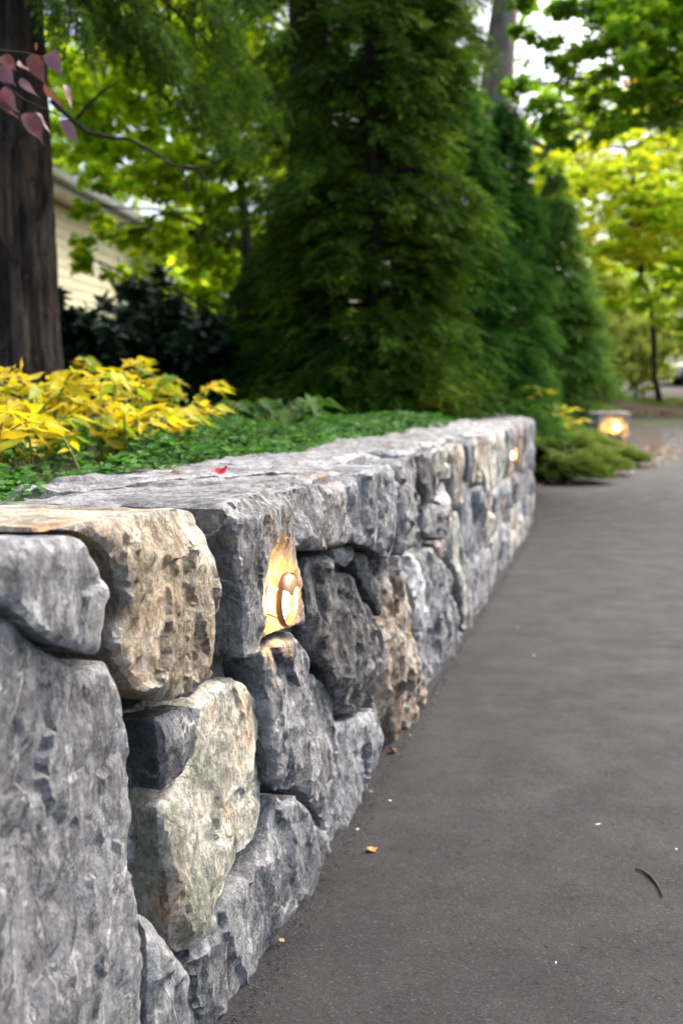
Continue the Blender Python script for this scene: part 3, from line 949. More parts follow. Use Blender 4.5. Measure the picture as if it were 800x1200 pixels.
while u < WALL_END - 0.05:
    L = rs.uniform(0.45, 0.95)
    u2 = min(u + L, WALL_END)
    if WALL_END - u2 < 0.25: u2 = WALL_END
    sd_i += 1
    z = WALL_H + rs.uniform(0.0, 0.014)
    t0 = rs.uniform(0.01, 0.08)
    poly = [(u, t0 + rs.uniform(-0.02, 0.02)), ((u + u2) / 2, t0 + rs.uniform(-0.03, 0.02)), (u2, t0 + rs.uniform(-0.02, 0.02)), (u2 + rs.uniform(-0.04, 0.04), 0.22), (u2 + rs.uniform(-0.02, 0.02), 0.42), ((u + u2) / 2, 0.44), (u + rs.uniform(-0.02, 0.02), 0.42), (u + rs.uniform(-0.04, 0.04), 0.2)]
    V, T = stone_mesh(poly, z, 0.07, 0.018 if u < 3 else 0.035, sd_i, slab_mapper, amp=0.005, layered=0.4, chips=2, round_r=0.012, edge=0.008, gap=0.003, cut=0.08, facets=3, fslope=0.04)
    add_stone('cap_stone', V, T, ROCK['cap' if rs.random() < 0.75 else rs.choice(['grey', 'buff', 'dark'])], wall)
    u = u2
u = -3.4
while u < -0.95:
    u2 = min(u + rs.uniform(0.6, 0.9), -0.9)
    sd_i += 1
    V, T = stone_mesh([(u, 0.0), (u2, 0.0), (u2, 0.42), (u, 0.42)], WALL_H, 0.07, 0.04, sd_i, slab_mapper, amp=0.008, layered=0.4)
    add_stone('cap_stone', V, T, ROCK['cap'], wall)
    u = u2
# dark fill behind the joints
V = []; F = []
us = np.linspace(-3.4, WALL_END - 0.03, 60)
for t in (-0.085, -0.36):
    for z in (-0.06, WALL_H - 0.055):
        V += list(wall_map(us, np.full(60, z), np.full(60, t)))
V = np.array(V); n = 60
for i in range(n - 1):
    F += [(i, i + 1, n + i + 1, n + i), (n + i, n + i + 1, 3 * n + i + 1, 3 * n + i), (2 * n + i, 3 * n + i, 3 * n + i + 1, 2 * n + i + 1)]
F += [(n - 1, 3 * n - 1, 4 * n - 1, 2 * n - 1), (0, n, 3 * n, 2 * n)]
link('joint_fill', mesh_tri('joint_fill', V, np.array(F), False), MORTAR, wall)

# ------------------------------------------------------------------ wall lamps
def metal_mat():
    m, n, l, bs = new_mat('aged_bronze'); t = NT(m)
    v = t.node('ShaderNodeTexCoord').outputs['Object']
    c = t.mix(t.noise(v, 60, 6, 0.6), (0.22, 0.12, 0.07), (0.46, 0.27, 0.17))
    l.new(c, bs.inputs['Base Color']); bs.inputs['Metallic'].default_value = 0.85
    bs.inputs['Roughness'].default_value = 0.42
    return m


BRONZE = metal_mat()


def glow_mat(name, strength, c=(1.0, 0.47, 0.10)):
    m, n, l, bs = new_mat(name)
    bs.inputs['Base Color'].default_value = (0.9, 0.8, 0.6, 1)
    bs.inputs['Emission Color'].default_value = (*c, 1)
    bs.inputs['Emission Strength'].default_value = strength
    return m


def lamp(loc, nrm, label, strength, s=1.0, seed=0):
    """round bronze eyelid lamp: housing ring, brow hood, glowing lens"""
    nrm = Vector(nrm).normalized(); upv = Vector((0, 0, 1)); side = upv.cross(nrm).normalized()
    M = Matrix((side, upv, nrm)).transposed()
    root = empty('wall_lamp', loc, label, 'lamp', 'eyelid lamps set in the stonework')
    L = Vector(loc)

    def put(mb, name, mat, smooth=True, parent=root):
        mb.v = [tuple(L + M @ (Vector(q) * s)) for q in mb.v]
        return mb.build(name, mat, parent, smooth, 40)
    R = 0.041; N = 44

    def lathe(prof, a0=0.0, a1=2 * math.pi, closed=True):
        mb = MB(); n_ = N if closed else N // 2
        cnt = n_ if closed else n_ + 1
        for (r_, z_) in prof:
            for k in range(cnt):
                a = a0 + (a1 - a0) * k / n_
                mb.v.append((r_ * math.cos(a), r_ * math.sin(a), z_))
        for i in range(len(prof) - 1):
            for k in range(n_):
                k2 = (k + 1) % cnt
                mb.f.append((i * cnt + k, i * cnt + k2, (i + 1) * cnt + k2, (i + 1) * cnt + k))
        return mb
    # back plate sunk into the stone
    put(lathe([(0.0005, -0.004), (R * 0.80, -0.004), (R * 0.84, -0.007), (R * 0.84, -0.03), (0.0005, -0.03)]), 'back_plate', BRONZE)
    # rim: a standing band; light leaves between it and the stone
    put(lathe([(R, 0.014), (R * 1.05, 0.015), (R * 1.08, 0.021), (R * 1.03, 0.026), (R * 0.96, 0.025), (R * 0.95, 0.018), (R, 0.014)]), 'rim', BRONZE)
    # brow closing the upper third of the opening
    put(lathe([(R * 1.00, 0.023), (R * 0.97, 0.027), (R * 0.80, 0.032), (R * 0.50, 0.035), (R * 0.50, 0.033), (R * 0.78, 0.029), (R * 0.95, 0.022), (R * 1.00, 0.023)], rad(32), rad(148), False), 'hood', BRONZE)
    # glowing frosted lens
    mb = MB()
    mb.tube([(0, -0.024, 0.012), (0, -0.022, 0.012), (0, 0.017, 0.012), (0, 0.019, 0.012)], [0.007, 0.010, 0.010, 0.007], 20)
    put(mb, 'lens', glow_mat('lamp_glow_%d' % seed, strength))
    # foot struts holding the rim
    for a in (rad(215), rad(325)):
        mb = MB()
        mb.tube([(R * 0.80 * math.cos(a), R * 0.80 * math.sin(a), -0.006), (R * 0.99 * math.cos(a), R * 0.98 * math.sin(a), 0.018)], 0.0022, 6)
        put(mb, 'strut', BRONZE)
    mb = MB()
    mb.tube([(-R * 0.62, -R * 0.74, 0.020), (0.0, -0.028, 0.016)], 0.0022, 6)
    put(mb, 'lens_stay', BRONZE)
    return root


p = wall_map([LU], [LV], [LAMP_W - 0.010])[0]
lamp(p, WN, 'bronze eyelid lamp glowing in a scooped hollow of the nearest grey stones', 120, 1.0, 1)
p = wall_map([LAMP2[0]], [LAMP2[1]], [-0.001])[0]
lamp(p, WN, 'small glowing lamp set in a rusty stone near the far end of the wall', 80, 0.9, 2)

# ------------------------------------------------------------------ stone pier beyond the bed
pier = empty('stone_pier', (*P(716, 515, 18.2)[:2], 0.0), 'squat grey stone pier with a lit lamp at the driveway bend', 'stone pier')
PC = np.array(P(719, 515, 18.2)); PC[2] = float(ground_z(18.2))
pw, ph, pd = 0.58, 0.56, 0.8


def pier_mapper(q):
    return np.stack([PC[0] - pw / 2 + q[:, 0], PC[1] - q[:, 2], PC[2] + q[:, 1]], -1)


def pier_side_mapper(q):     # left flank
    return np.stack([PC[0] - pw / 2 - q[:, 2], PC[1] + pd - q[:, 0], PC[2] + q[:, 1]], -1)


def pier_top_mapper(q):
    return np.stack([PC[0] - pw / 2 + q[:, 0], PC[1] + q[:, 1], PC[2] + q[:, 2]], -1)


def pier_right_mapper(q):
    return np.stack([PC[0] + pw / 2 + q[:, 2], PC[1] + q[:, 0], PC[2] + q[:, 1]], -1)


_h = WALL_H
WALL_H = 99
for mp, wd in ((pier_mapper, pw), (pier_side_mapper, pd), (pier_right_mapper, pd)):
    cells = []
    if mp is pier_mapper:
        cells = [(0, 0.12, -0.05, 0.33), (0, 0.10, 0.33, 0.56), (0.12, 0.46, -0.05, 0.14), (0.10, 0.48, 0.14, 0.56), (0.46, 0.58, -0.05, 0.22), (0.48, 0.58, 0.22, 0.56)]
    else:
        split(0.12, wd, -0.05, ph, cells, 0.4, 0.3)
    for (a, b, c, d) in cells:
        sd_i += 1
        V, T = stone_mesh(rect_poly(a, b, c, d, 0.012), 0.0, 0.16, 0.03, sd_i, mp, amp=0.012, layered=0.4, chips=2)
        add_stone('stone', V, T, ROCK[rs.choice(['grey', 'slate', 'dark', 'grey', 'blue'])], pier)
WALL_H = _h
sd_i += 1
V, T = stone_mesh([(-0.02, -0.02), (pw + 0.02, -0.02), (pw + 0.02, pd), (-0.02, pd)], ph + 0.05, 0.06, 0.04, sd_i, pier_top_mapper, amp=0.012, layered=0.3)
add_stone('cap_stone', V, T, ROCK['dark'], pier)
mb = MB(); mb.box((PC[0], PC[1] + pd / 2, PC[2] + ph / 2 - 0.02), (pw - 0.22, pd - 0.22, ph)); mb.build('joint_fill', MORTAR, pier)
lamp((PC[0] + 0.03, PC[1] - 0.02, PC[2] + 0.35), (0, -1, 0), 'bright amber lamp on the face of the far stone pier', 260, 1.9, 3)

# ------------------------------------------------------------------ foliage builders
def rot_from(dirs, ups):
    """matrices whose columns are (side, dir, normal)"""
    d = dirs / (np.linalg.norm(dirs, axis=1)[:, None] + 1e-9)
    s = np.cross(d, ups); s /= np.linalg.norm(s, axis=1)[:, None] + 1e-9
    n = np.cross(s, d)
    return np.stack([s, d, n], -1)


def scatter_mesh(name, tv, tf, pos, M, scale):
    """stamp the template (tv verts, tf tris) at each pos with rotation M and scale"""
    V = np.einsum('nij,kj->nki', M * scale[:, None, None], tv) + pos[:, None, :]
    N, K = V.shape[0], V.shape[1]
    F = tf[None] + (np.arange(N) * K)[:, None, None]
    return V.reshape(-1, 3), F.reshape(-1, 3)


# leaf of unit length along +y, folded along the midrib
LEAF_T = (np.array([(0, 0, 0), (0.26, 0.42, 0.07), (0, 1, -0.05), (-0.26, 0.42, 0.07), (0, 0.45, 0)]), np.array([(0, 1, 4), (4, 1, 2), (0, 4, 3), (4, 2, 3)]))
LEAF_Q = (np.array([(0, 0, 0), (0.34, 0.45, 0.08), (0, 1, -0.06), (-0.34, 0.45, 0.08)]), np.array([(0, 1, 2), (0, 2, 3)]))
MAPLE_T = (np.array([(0, 0, 0), (0.5, 0.3, 0.04), (0.2, 0.45, 0), (0.42, 0.78, -0.05), (0, 1.0, -0.1), (-0.42, 0.78, -0.05), (-0.2, 0.45, 0), (-0.5, 0.3, 0.04)]),
           np.array([(0, 1, 2), (0, 2, 6), (0, 6, 7), (2, 3, 4), (2, 4, 6), (6, 4, 5)]))


def spray_template(n=9, wd=0.055, ln=0.30, droop=0.12, seed=1):
    """flat fern-like conifer spray, unit length along +y"""
    r = np.random.default_rng(seed)
    V = []; F = []
    for i in range(n):
        f = (i + 0.5) / n
        y = f * 0.85
        for s in (-1, 1):
            l = ln * (1 - 0.65 * f) * r.uniform(0.75, 1.25)
            an = rad(48 + r.uniform(-10, 10))
            dx, dy = s * math.sin(an) * l, math.cos(an) * l
            z0 = -droop * f * f; z1 = z0 - 0.10 * l + r.uniform(-0.03, 0.03)
            b = len(V)
            V += [(0, y - wd * 0.25, z0), (dx * 0.5 + s * wd * 0.25, y + dy * 0.5 - wd * 0.45, z0 + 0.02), (dx, y + dy, z1)]
            F += [(b, b + 1, b + 2)]
            if i % 2:
                b = len(V)
                V += [(dx * 0.35, y + dy * 0.35, z0), (dx * 0.55, y + dy * 0.55 + wd * 0.5, z0 - 0.03), (dx * 0.75, y + dy * 1.35, z1 + 0.02)]
                F += [(b, b + 1, b + 2)]
    b = len(V)
    V += [(0.012, 0, 0), (0, 1, -droop), (-0.012, 0, 0)]; F += [(b, b + 1, b + 2)]
    b = len(V)
    V += [(0, 0.8, -droop * 0.7), (wd * 0.5, 0.92, -droop), (0, 1.06, -droop * 1.2), (-wd * 0.5, 0.92, -droop)]; F += [(b, b + 1, b + 2), (b, b + 2, b + 3)]
    return np.array(V), np.array(F)


SPRAY = spray_template(5, 0.13, 0.50, 0.18, 1)
SPRAY_W = spray_template(6, 0.15, 0.42, 0.25, 2)


def conifer(name, base, height, prof, nbr, per, spray, slen, leafmat, bark, label, z0=0.0, trunk_r=0.12, droop=0.35, seed=1, group=None, rise=0.1, aim=None, crown_name='crown'):
    """prof(f) -> branch reach at relative height f; branches carry drooping sprays"""
    r = np.random.default_rng(seed)
    base = np.array(base, float)
    root = empty(name, base, label, 'tree', group)
    pos = []; dirs = []; ups = []; sc = []
    tw = MB()
    for i in range(nbr):
        f = z0 + (1 - z0) * (r.random() ** 1.05)
        a = r.uniform(0, 2 * math.pi) if aim is None else r.normal(aim[0], aim[1])
        R = prof(f) * r.uniform(0.72, 1.12)
        h = f * height
        if R < 0.03: continue
        d = np.array([math.cos(a), math.sin(a), 0])
        side = np.array([-d[1], d[0], 0])
        n = max(3, int(per * (0.35 + 0.65 * R / prof(z0 + 0.02))))
        t = r.uniform(0.12, 1.0, n) ** 0.7
        t = np.append(t, 1.0)
        lat = r.normal(0, 0.16, n + 1) * R * t
        p = base + d * (t * R)[:, None] + side * lat[:, None]
        p[:, 2] = base[2] + h + rise * R * np.sin(t * 2.2) - droop * R * t * t + r.normal(0, 0.035, n + 1)
        pos.append(p)
        dd = d * 0.8 + side * (np.sign(lat) * r.uniform(0.1, 0.7, n + 1))[:, None]
        dd[:, 2] = -droop * 1.2 * t + r.normal(0, 0.22, n + 1)
        dirs.append(dd)
        uu = np.tile(np.array([0, 0, 1.0]), (n + 1, 1)) + r.normal(0, 0.35, (n + 1, 3)) + d * 0.3
        ups.append(uu)
        sc.append(slen * r.uniform(0.6, 1.25, n + 1) * (0.75 + 0.25 * min(1, R / 0.6)))
        if i % 2 == 0:
            q = [base + d * (s * R) + np.array([0, 0, h + rise * R * math.sin(s * 2.2) - droop * R * s * s]) for s in (0, 0.35, 0.7, 0.95)]
            tw.tube(q, [0.012 * (0.5 + R), 0.010 * (0.5 + R), 0.006, 0.003], 4, False)
    pos = np.vstack(pos); dirs = np.vstack(dirs); ups = np.vstack(ups); sc = np.concatenate(sc)
    V, F = scatter_mesh(name, spray[0], spray[1], pos, rot_from(dirs, ups), sc)
    link(crown_name, mesh_tri(crown_name, V, F, False), leafmat, root)
    tr = MB()
    hs = np.linspace(-0.15, height * 0.97, 9)
    tr.tube([base + np.array([0.02 * math.sin(k * 1.7), 0.02 * math.cos(k * 2.1), h]) for k, h in enumerate(hs)], [trunk_r * (1 - 0.9 * max(0, h) / height) + (0.25 * trunk_r if k == 0 else 0) for k, h in enumerate(hs)], 14)
    tr.build('trunk', bark, root, True)
    tw.build('branches', bark, root, True)['kind'] = 'stuff'
    return root


def limb_path(a, b, r, sag=0.1, wob=0.06, n=6):
    a = np.array(a); b = np.array(b); L = np.linalg.norm(b - a)
    out = []
    for i in range(n):
        f = i / (n - 1)
        p = a + (b - a) * f
        p = p + np.array([r.normal(0, wob), r.normal(0, wob), r.normal(0, wob)]) * L * 0.5 * math.sin(math.pi * f)
        p[2] += L * sag * math.sin(math.pi * f)
        out.append(p)
    return out


def broadleaf(name, base, top, trunk_r, clumps, nleaf, lsize, leafmat, bark, label, seed=1, group=None, tmpl=LEAF_Q, flat=0.45, cat='tree', spread=1.0, down=0.25, trunk_pts=None, limbs=True):
    """clumps: list of (x, y, z, radius); leaves gather in layered clusters round each"""
    r = np.random.default_rng(seed)
    root = empty(name, base, label, cat, group)
    base = np.array(base, float); top = np.array(top, float)
    tr = MB()
    path = [np.array(q, float) for q in trunk_pts] if trunk_pts is not None else limb_path(base - np.array([0, 0, 0.15]), top, r, 0, 0.03, 8)
    rr_ = [trunk_r * (1.25 if i == 0 else 1 - 0.72 * i / (len(path) - 1)) for i in range(len(path))]
    tr.tube(path, rr_, 14)
    tr.build('trunk', bark, root, True)
    pos = []; lb = MB()
    tot = sum(c[3] ** 2 for c in clumps)
    for c in clumps:
        cc = np.array(c[:3]); R = c[3]
        k = max(1, int(nleaf * R * R / tot))
        nsub = max(5, int(k / 45))
        sub = r.normal(0, 1, (nsub, 3)); sub /= np.linalg.norm(sub, axis=1)[:, None]
        sub *= (r.random(nsub) ** 0.45)[:, None] * R
        sub[:, 2] *= 0.8
        sr = R * r.uniform(0.14, 0.34, nsub)
        wsel = r.choice(nsub, k, p=sr ** 2 / (sr ** 2).sum())
        off = r.normal(0, 0.5, (k, 3)) * sr[wsel][:, None] * spread
        off[:, 2] *= flat
        pos.append(cc + sub[wsel] + off)
        if limbs:
            # limb from the nearest trunk point below the clump
            best = min(path[1:], key=lambda q: np.linalg.norm(q - cc) + 0.8 * max(0, q[2] - cc[2]))
            L = np.linalg.norm(cc - best)
            lb.tube(limb_path(best, cc, r, 0.08, 0.06, 6), [max(0.012, trunk_r * 0.32 * (1 - 0.8 * q)) for q in np.linspace(0, 1, 6)], 6, False)
            for j in range(min(nsub, 12)):
                lb.tube(limb_path(cc, cc + sub[j], r, 0.05, 0.08, 4), [max(0.008, trunk_r * 0.09), max(0.007, trunk_r * 0.07), 0.006, 0.004], 4, False)
    pos = np.vstack(pos); k = len(pos)
    dirs = r.normal(0, 1, (k, 3)); dirs[:, 2] = dirs[:, 2] * 0.5 - down
    ups = r.normal(0, 0.55, (k, 3)); ups[:, 2] += 1
    V, F = scatter_mesh(name, tmpl[0], tmpl[1], pos, rot_from(dirs, ups), lsize * r.uniform(0.6, 1.25, k))
    link('crown', mesh_tri('crown', V, F, False), leafmat, root)
    if limbs and lb.v:
        lb.build('limbs', bark, root, True)['kind'] = 'stuff'
    return root


def ell_clumps(c, rx, ry, rz, n, cr, seed, shell=0.5):
    r = np.random.default_rng(seed)
    out = []
    for i in range(n):
        d = r.normal(0, 1, 3); d /= np.linalg.norm(d)
        q = d * (shell + (1 - shell) * r.random()) * np.array([rx, ry, rz])
        out.append((c[0] + q[0], c[1] + q[1], c[2] + q[2], cr * r.uniform(0.65, 1.3)))
    return out


# ------------------------------------------------------------------ trees on the bed
# large old conifer at the left edge: furrowed trunk and long drooping boughs
def left_tree():
    r = np.random.default_rng(5)
    y = 5.2
    bx = P(2, 440, y)[0]
    base = np.array([bx, y, 0.70])
    root = empty('old_hemlock', base, 'thick old conifer trunk at the left edge with long drooping boughs', 'tree')
    # ribbed trunk
    N, K = 150, 110
    V = []
    for k in range(K):
        h = -0.1 + 8.2 * k / (K - 1)
        R = 0.285 * (1 - 0.055 * h) + 0.10 * math.exp(-max(h, 0) / 0.16)
        for i in range(N):
            a = 2 * math.pi * i / N
            rr_ = R * (1 + 0.03 * float(vnoise(np.array([math.cos(a) * 2, math.sin(a) * 2, h * 0.7]), 3)))
            V.append((a, h, rr_))
    V = np.array(V)
    rib = fbm(np.column_stack([np.cos(V[:, 0]) * 11, np.sin(V[:, 0]) * 11, V[:, 1] * 1.8]), 8, 3)
    R = V[:, 2] + 0.022 * (1 - np.abs(rib) * 1.8)
    X = np.column_stack([base[0] + R * np.cos(V[:, 0]), base[1] + R * np.sin(V[:, 0]), base[2] + V[:, 1]])
    F = []
    for k in range(K - 1):
        for i in range(N):
            j = (i + 1) % N
            F.append((k * N + i, k * N + j, (k + 1) * N + j, (k + 1) * N + i))
    link('trunk', mesh_tri('trunk', X, np.array(F)), BARK, root)
    # boughs: traced from the photograph's hanging sprays, from trunk out to the right
    ends = [(120, 5, 5.0), (185, 40, 5.4), (235, 105, 5.7), (300, 60, 5.9), (325, 15, 6.3), (290, 160, 5.9), (320, 120, 6.4), (80, 10, 4.7), (265, 15, 5.6), (170, -30, 5.2), (240, -50, 5.6), (310, -50, 6.0), (-60, 30, 5.0), (-120, -40, 5.4), (215, 70, 5.3)]
    pos = []; dirs = []; ups = []; sc = []
    tw = MB()
    for (px, py, yy) in ends:
        e = P(px, py, yy)
        st = base + np.array([0.15, 0, 0]); st[2] = e[2] + r.uniform(0.5, 1.0)
        pts = []
        n = 26
        for i in range(n):
            f = i / (n - 1)
            p = st + (e - st) * f
            p[2] = st[2] + (e[2] - st[2]) * (f ** 1.8) + 0.05 * math.sin(f * 6 + px)
            p[1] += 0.10 * math.sin(f * 4 + py)
            pts.append(p)
        tw.tube(pts[::3] + [pts[-1]], list(np.linspace(0.022, 0.003, len(pts[::3]) + 1)), 6, False)
        ax = (e - st); ax /= np.linalg.norm(ax)
        side = np.cross(ax, [0, 0, 1]); side /= np.linalg.norm(side)
        for i in range(4, n):
            for s in (-1, 1, -1, 1, -1, 1, -1, 1):
                wdt = (0.07 + 0.20 * (1 - i / n))
                p = pts[i] + side * s * r.uniform(0, wdt) + np.array([0, 0, -r.uniform(0, 0.16)])
                pos.append(p)
                d = ax * r.uniform(0.3, 0.8) + side * s * r.uniform(0.2, 0.9) + np.array([0, 0, -r.uniform(0.15, 0.9)])
                dirs.append(d); ups.append(np.array([0, 0, 1]) + r.normal(0, 0.4, 3)); sc.append(r.uniform(0.09, 0.17))
    V, F = scatter_mesh('x', SPRAY[0], SPRAY[1], np.array(pos), rot_from(np.array(dirs), np.array(ups)), np.array(sc))
    link('crown', mesh_tri('crown', V, F, False), LEAF['hemlock'], root)
    tw.build('boughs', BARK_D, root, True)['kind'] = 'stuff'
    # bare crooked branch
    mb = MB()
    bp = [(60, 118), (84, 140), (104, 156), (128, 161), (152, 163), (178, 177), (202, 194), (228, 197), (250, 192)]
    mb.tube([P(x, q, 4.9) for x, q in bp], list(np.linspace(0.013, 0.004, len(bp))), 8)
    mb.tube([P(x, q, 4.9) for x, q in [(90, 140), (104, 122), (122, 106), (138, 96)]], [0.009, 0.008, 0.006, 0.003], 6)
    mb.tube([P(x, q, 4.9) for x, q in [(212, 195), (218, 210), (221, 228)]], [0.007, 0.006, 0.004], 6)
    mb.tube([P(x, q, 4.9) for x, q in [(228, 197), (244, 210), (240, 228)]], [0.005, 0.004, 0.003], 6)
    mb.build('bare_branch', BARK_D, root, True)


left_tree()

b = P(434, 500, 7.6); b[2] = 0.70
conifer('arborvitae', b, 8.5, lambda f: 0.90 * (1 - f) ** 0.32 * (0.93 + 0.1 * math.sin(f * 40)), 640, 52, SPRAY, 0.145, LEAF['arbor'], BARK_D,
        'tall dense dark evergreen filling the middle behind the wall', seed=11, trunk_r=0.05, droop=0.30)
b = P(335, 500, 8.6); b[2] = 0.72
conifer('arborvitae', b, 1.55, lambda f: 0.85 * (1 - f) ** 0.6 + 0.05, 300, 40, SPRAY, 0.15, LEAF['arbor'], BARK_D,
        'low shadowy evergreen left of the tall dark one, behind the green plants', seed=12, trunk_r=0.08, droop=0.3)
b = P(586, 495, 9.6); b[2] = 0.62
conifer('arborvitae', b, 3.0, lambda f: 0.60 * (1 - f) ** 0.6 * (0.95 + 0.1 * math.sin(f * 30)), 420, 40, SPRAY, 0.14, LEAF['arbor2'], BARK_D,
        'fresh green evergreen beside the far end of the wall', seed=13, trunk_r=0.09, droop=0.22)
b = P(530, 495, 9.2); b[2] = 0.65
conifer('arborvitae', b, 3.0, lambda f: 0.72 * (1 - f) ** 0.5, 340, 38, SPRAY, 0.14, LEAF['arbor2'], BARK_D,
        'slim green evergreen between the tall dark one and the fresh green one', seed=14, trunk_r=0.09, droop=0.22)
b = P(645, 490, 20.6); b[2] = 0.10
conifer('spire_conifer', b, P(632, 200, 20.6)[2] - 0.10, lambda f: 1.5 * (1 - f) ** 0.8 + 0.02, 420, 36, SPRAY, 0.26, LEAF['spire'], BARK_D,
        'small pointed spire evergreen rising behind the lit pier', seed=15, trunk_r=0.08, droop=0.25)
b = P(478, 490, 9.4); b[2] = 0.7
conifer('arborvitae', b, 8.0, lambda f: 0.62 * (1 - f) ** 0.35, 330, 38, SPRAY, 0.17, LEAF['arbor'], BARK_D,
        'dark evergreen close behind the right shoulder of the tall dense one', seed=17, trunk_r=0.05, droop=0.3)
# tall dark trunk with dark foliage left of the middle
b = P(365, 470, 9.4); b[2] = 0.75
conifer('dark_conifer', b, 11, lambda f: 1.0 * (1 - f) ** 0.4, 230, 32, SPRAY, 0.22, LEAF['arbor'], BARK_D,
        'tall conifer with a broad dark trunk behind the dark evergreen', seed=16, trunk_r=0.26, droop=0.45, z0=0.16)

# deciduous tree with a leaning grey trunk
tb = P(574, 480, 15.5); tb[2] = 0.7
tp = [tb, P(575, 330, 15.5), P(577, 230, 15.5), P(579, 150, 15.5), P(583, 80, 15.5), P(592, 0, 15.5), P(605, -120, 15.6), P(612, -280, 15.8)]
cl = []
rr0 = np.random.default_rng(3)
for (px, py, rr_) in [(522, 70, 0.6), (510, 15, 0.8), (535, -60, 0.9), (480, -60, 1.4), (535, 130, 0.6), (520, -160, 1.5), (700, -230, 1.2), (430, -120, 1.5), (640, 175, 0.45)]:
    q = P(px, py, 15.5 + rr0.uniform(-1.2, 1.2)); cl.append((q[0], q[1], q[2], rr_))
broadleaf('maple_tree', tb, tp[-1], 0.40, cl, 9000, 0.13, LEAF['green'], BARK_G, 'tall tree with a leaning grey trunk rising behind the evergreens', seed=21, trunk_pts=tp, tmpl=MAPLE_T)

# green branches hanging into the upper right from a tree beside the driveway
tb = np.array([9.0, 14.0, 0.0])
cl = []
for (px, py, rr_) in [(735, 62, 0.34), (775, 40, 0.45), (668, 10, 0.22), (712, 40, 0.24), (790, 85, 0.40), (655, 85, 0.2), (830, 30, 0.7), (870, 90, 0.7), (770, -20, 0.6), (715, -40, 0.3), (900, -40, 0.9), (760, 105, 0.24), (690, 112, 0.22), (640, 120, 0.2), (745, 10, 0.3), (700, 90, 0.22), (620, 30, 0.18), (640, 55, 0.16), (675, 60, 0.2), (612, 100, 0.16), (690, 5, 0.25), (650, 150, 0.2), (720, 140, 0.25), (780, 140, 0.3), (630, -10, 0.25)]:
    q = P(px, py, 10.5 + rr0.uniform(-0.8, 0.8)); cl.append((q[0], q[1], q[2], rr_))
broadleaf('maple_tree', tb, tb + np.array([-0.5, -0.6, 8.0]), 0.09, cl, 13500, 0.085, LEAF['bright'], BARK_G, 'green leafy branches hanging into the upper right corner', seed=22, tmpl=MAPLE_T, down=0.5, spread=1.9)

# lime backlit maples on the left, behind the boughs and in front of the house
tb = P(300, 420, 12.5); tb[2] = 0.9
cl = []
for (px, py, rr_) in [(150, 200, 0.5), (110, 170, 0.55), (190, 205, 0.6), (230, 250, 0.6), (140, 285, 0.30), (112, 305, 0.28), (150, 325, 0.2), (270, 200, 0.7), (240, 310, 0.5), (290, 280, 0.6), (120, 130, 0.7), (200, 130, 0.8), (280, 120, 0.8), (90, 80, 0.7), (170, 50, 0.9), (260, 40, 0.9), (320, 60, 0.7), (320, 180, 0.6), (300, 340, 0.4), (210, 285, 0.35), (128, 262, 0.24), (108, 240, 0.22), (172, 272, 0.24), (95, 282, 0.18)]:
    q = P(px, py, 12.5 + rr0.uniform(-1.0, 1.0)); cl.append((q[0], q[1], q[2], rr_))
broadleaf('maple_tree', tb, tb + np.array([-0.6, 0.2, 6.5]), 0.09, cl, 15000, 0.115, LEAF['lime'], BARK_D, 'bright lime green maple spreading across the front of the beige house', seed=23, tmpl=MAPLE_T, flat=0.5)
for i, (px, y, hh, w, mt, lab) in enumerate([(120, 26, 12, 4.0, 'lime', 'tall lime green tree behind the beige house'), (330, 24, 11, 3.2, 'green', 'green tree behind the broad dark trunk'), (460, 27, 12, 3.5, 'green', 'green tree behind the tall dark evergreen'), (-120, 22, 11, 4.0, 'green', 'green tree beyond the left edge behind the house'), (262, 19.5, 4.2, 1.9, 'lime', 'small lime tree low between the house corner and the dark evergreen')]):
    q = P(px, 466, y); q[2] = float(ground_z(y)) + 0.3
    broadleaf('maple_tree', q, q + np.array([0.3, 0, hh * 0.8]), 0.2, ell_clumps(q + np.array([0, 0, hh * 0.5]), w, w, hh * 0.45, 26, 1.3, 60 + i, 0.3), 8500, 0.20, LEAF[mt], BARK_D, lab, seed=30 + i, group='trees behind the house and evergreens')

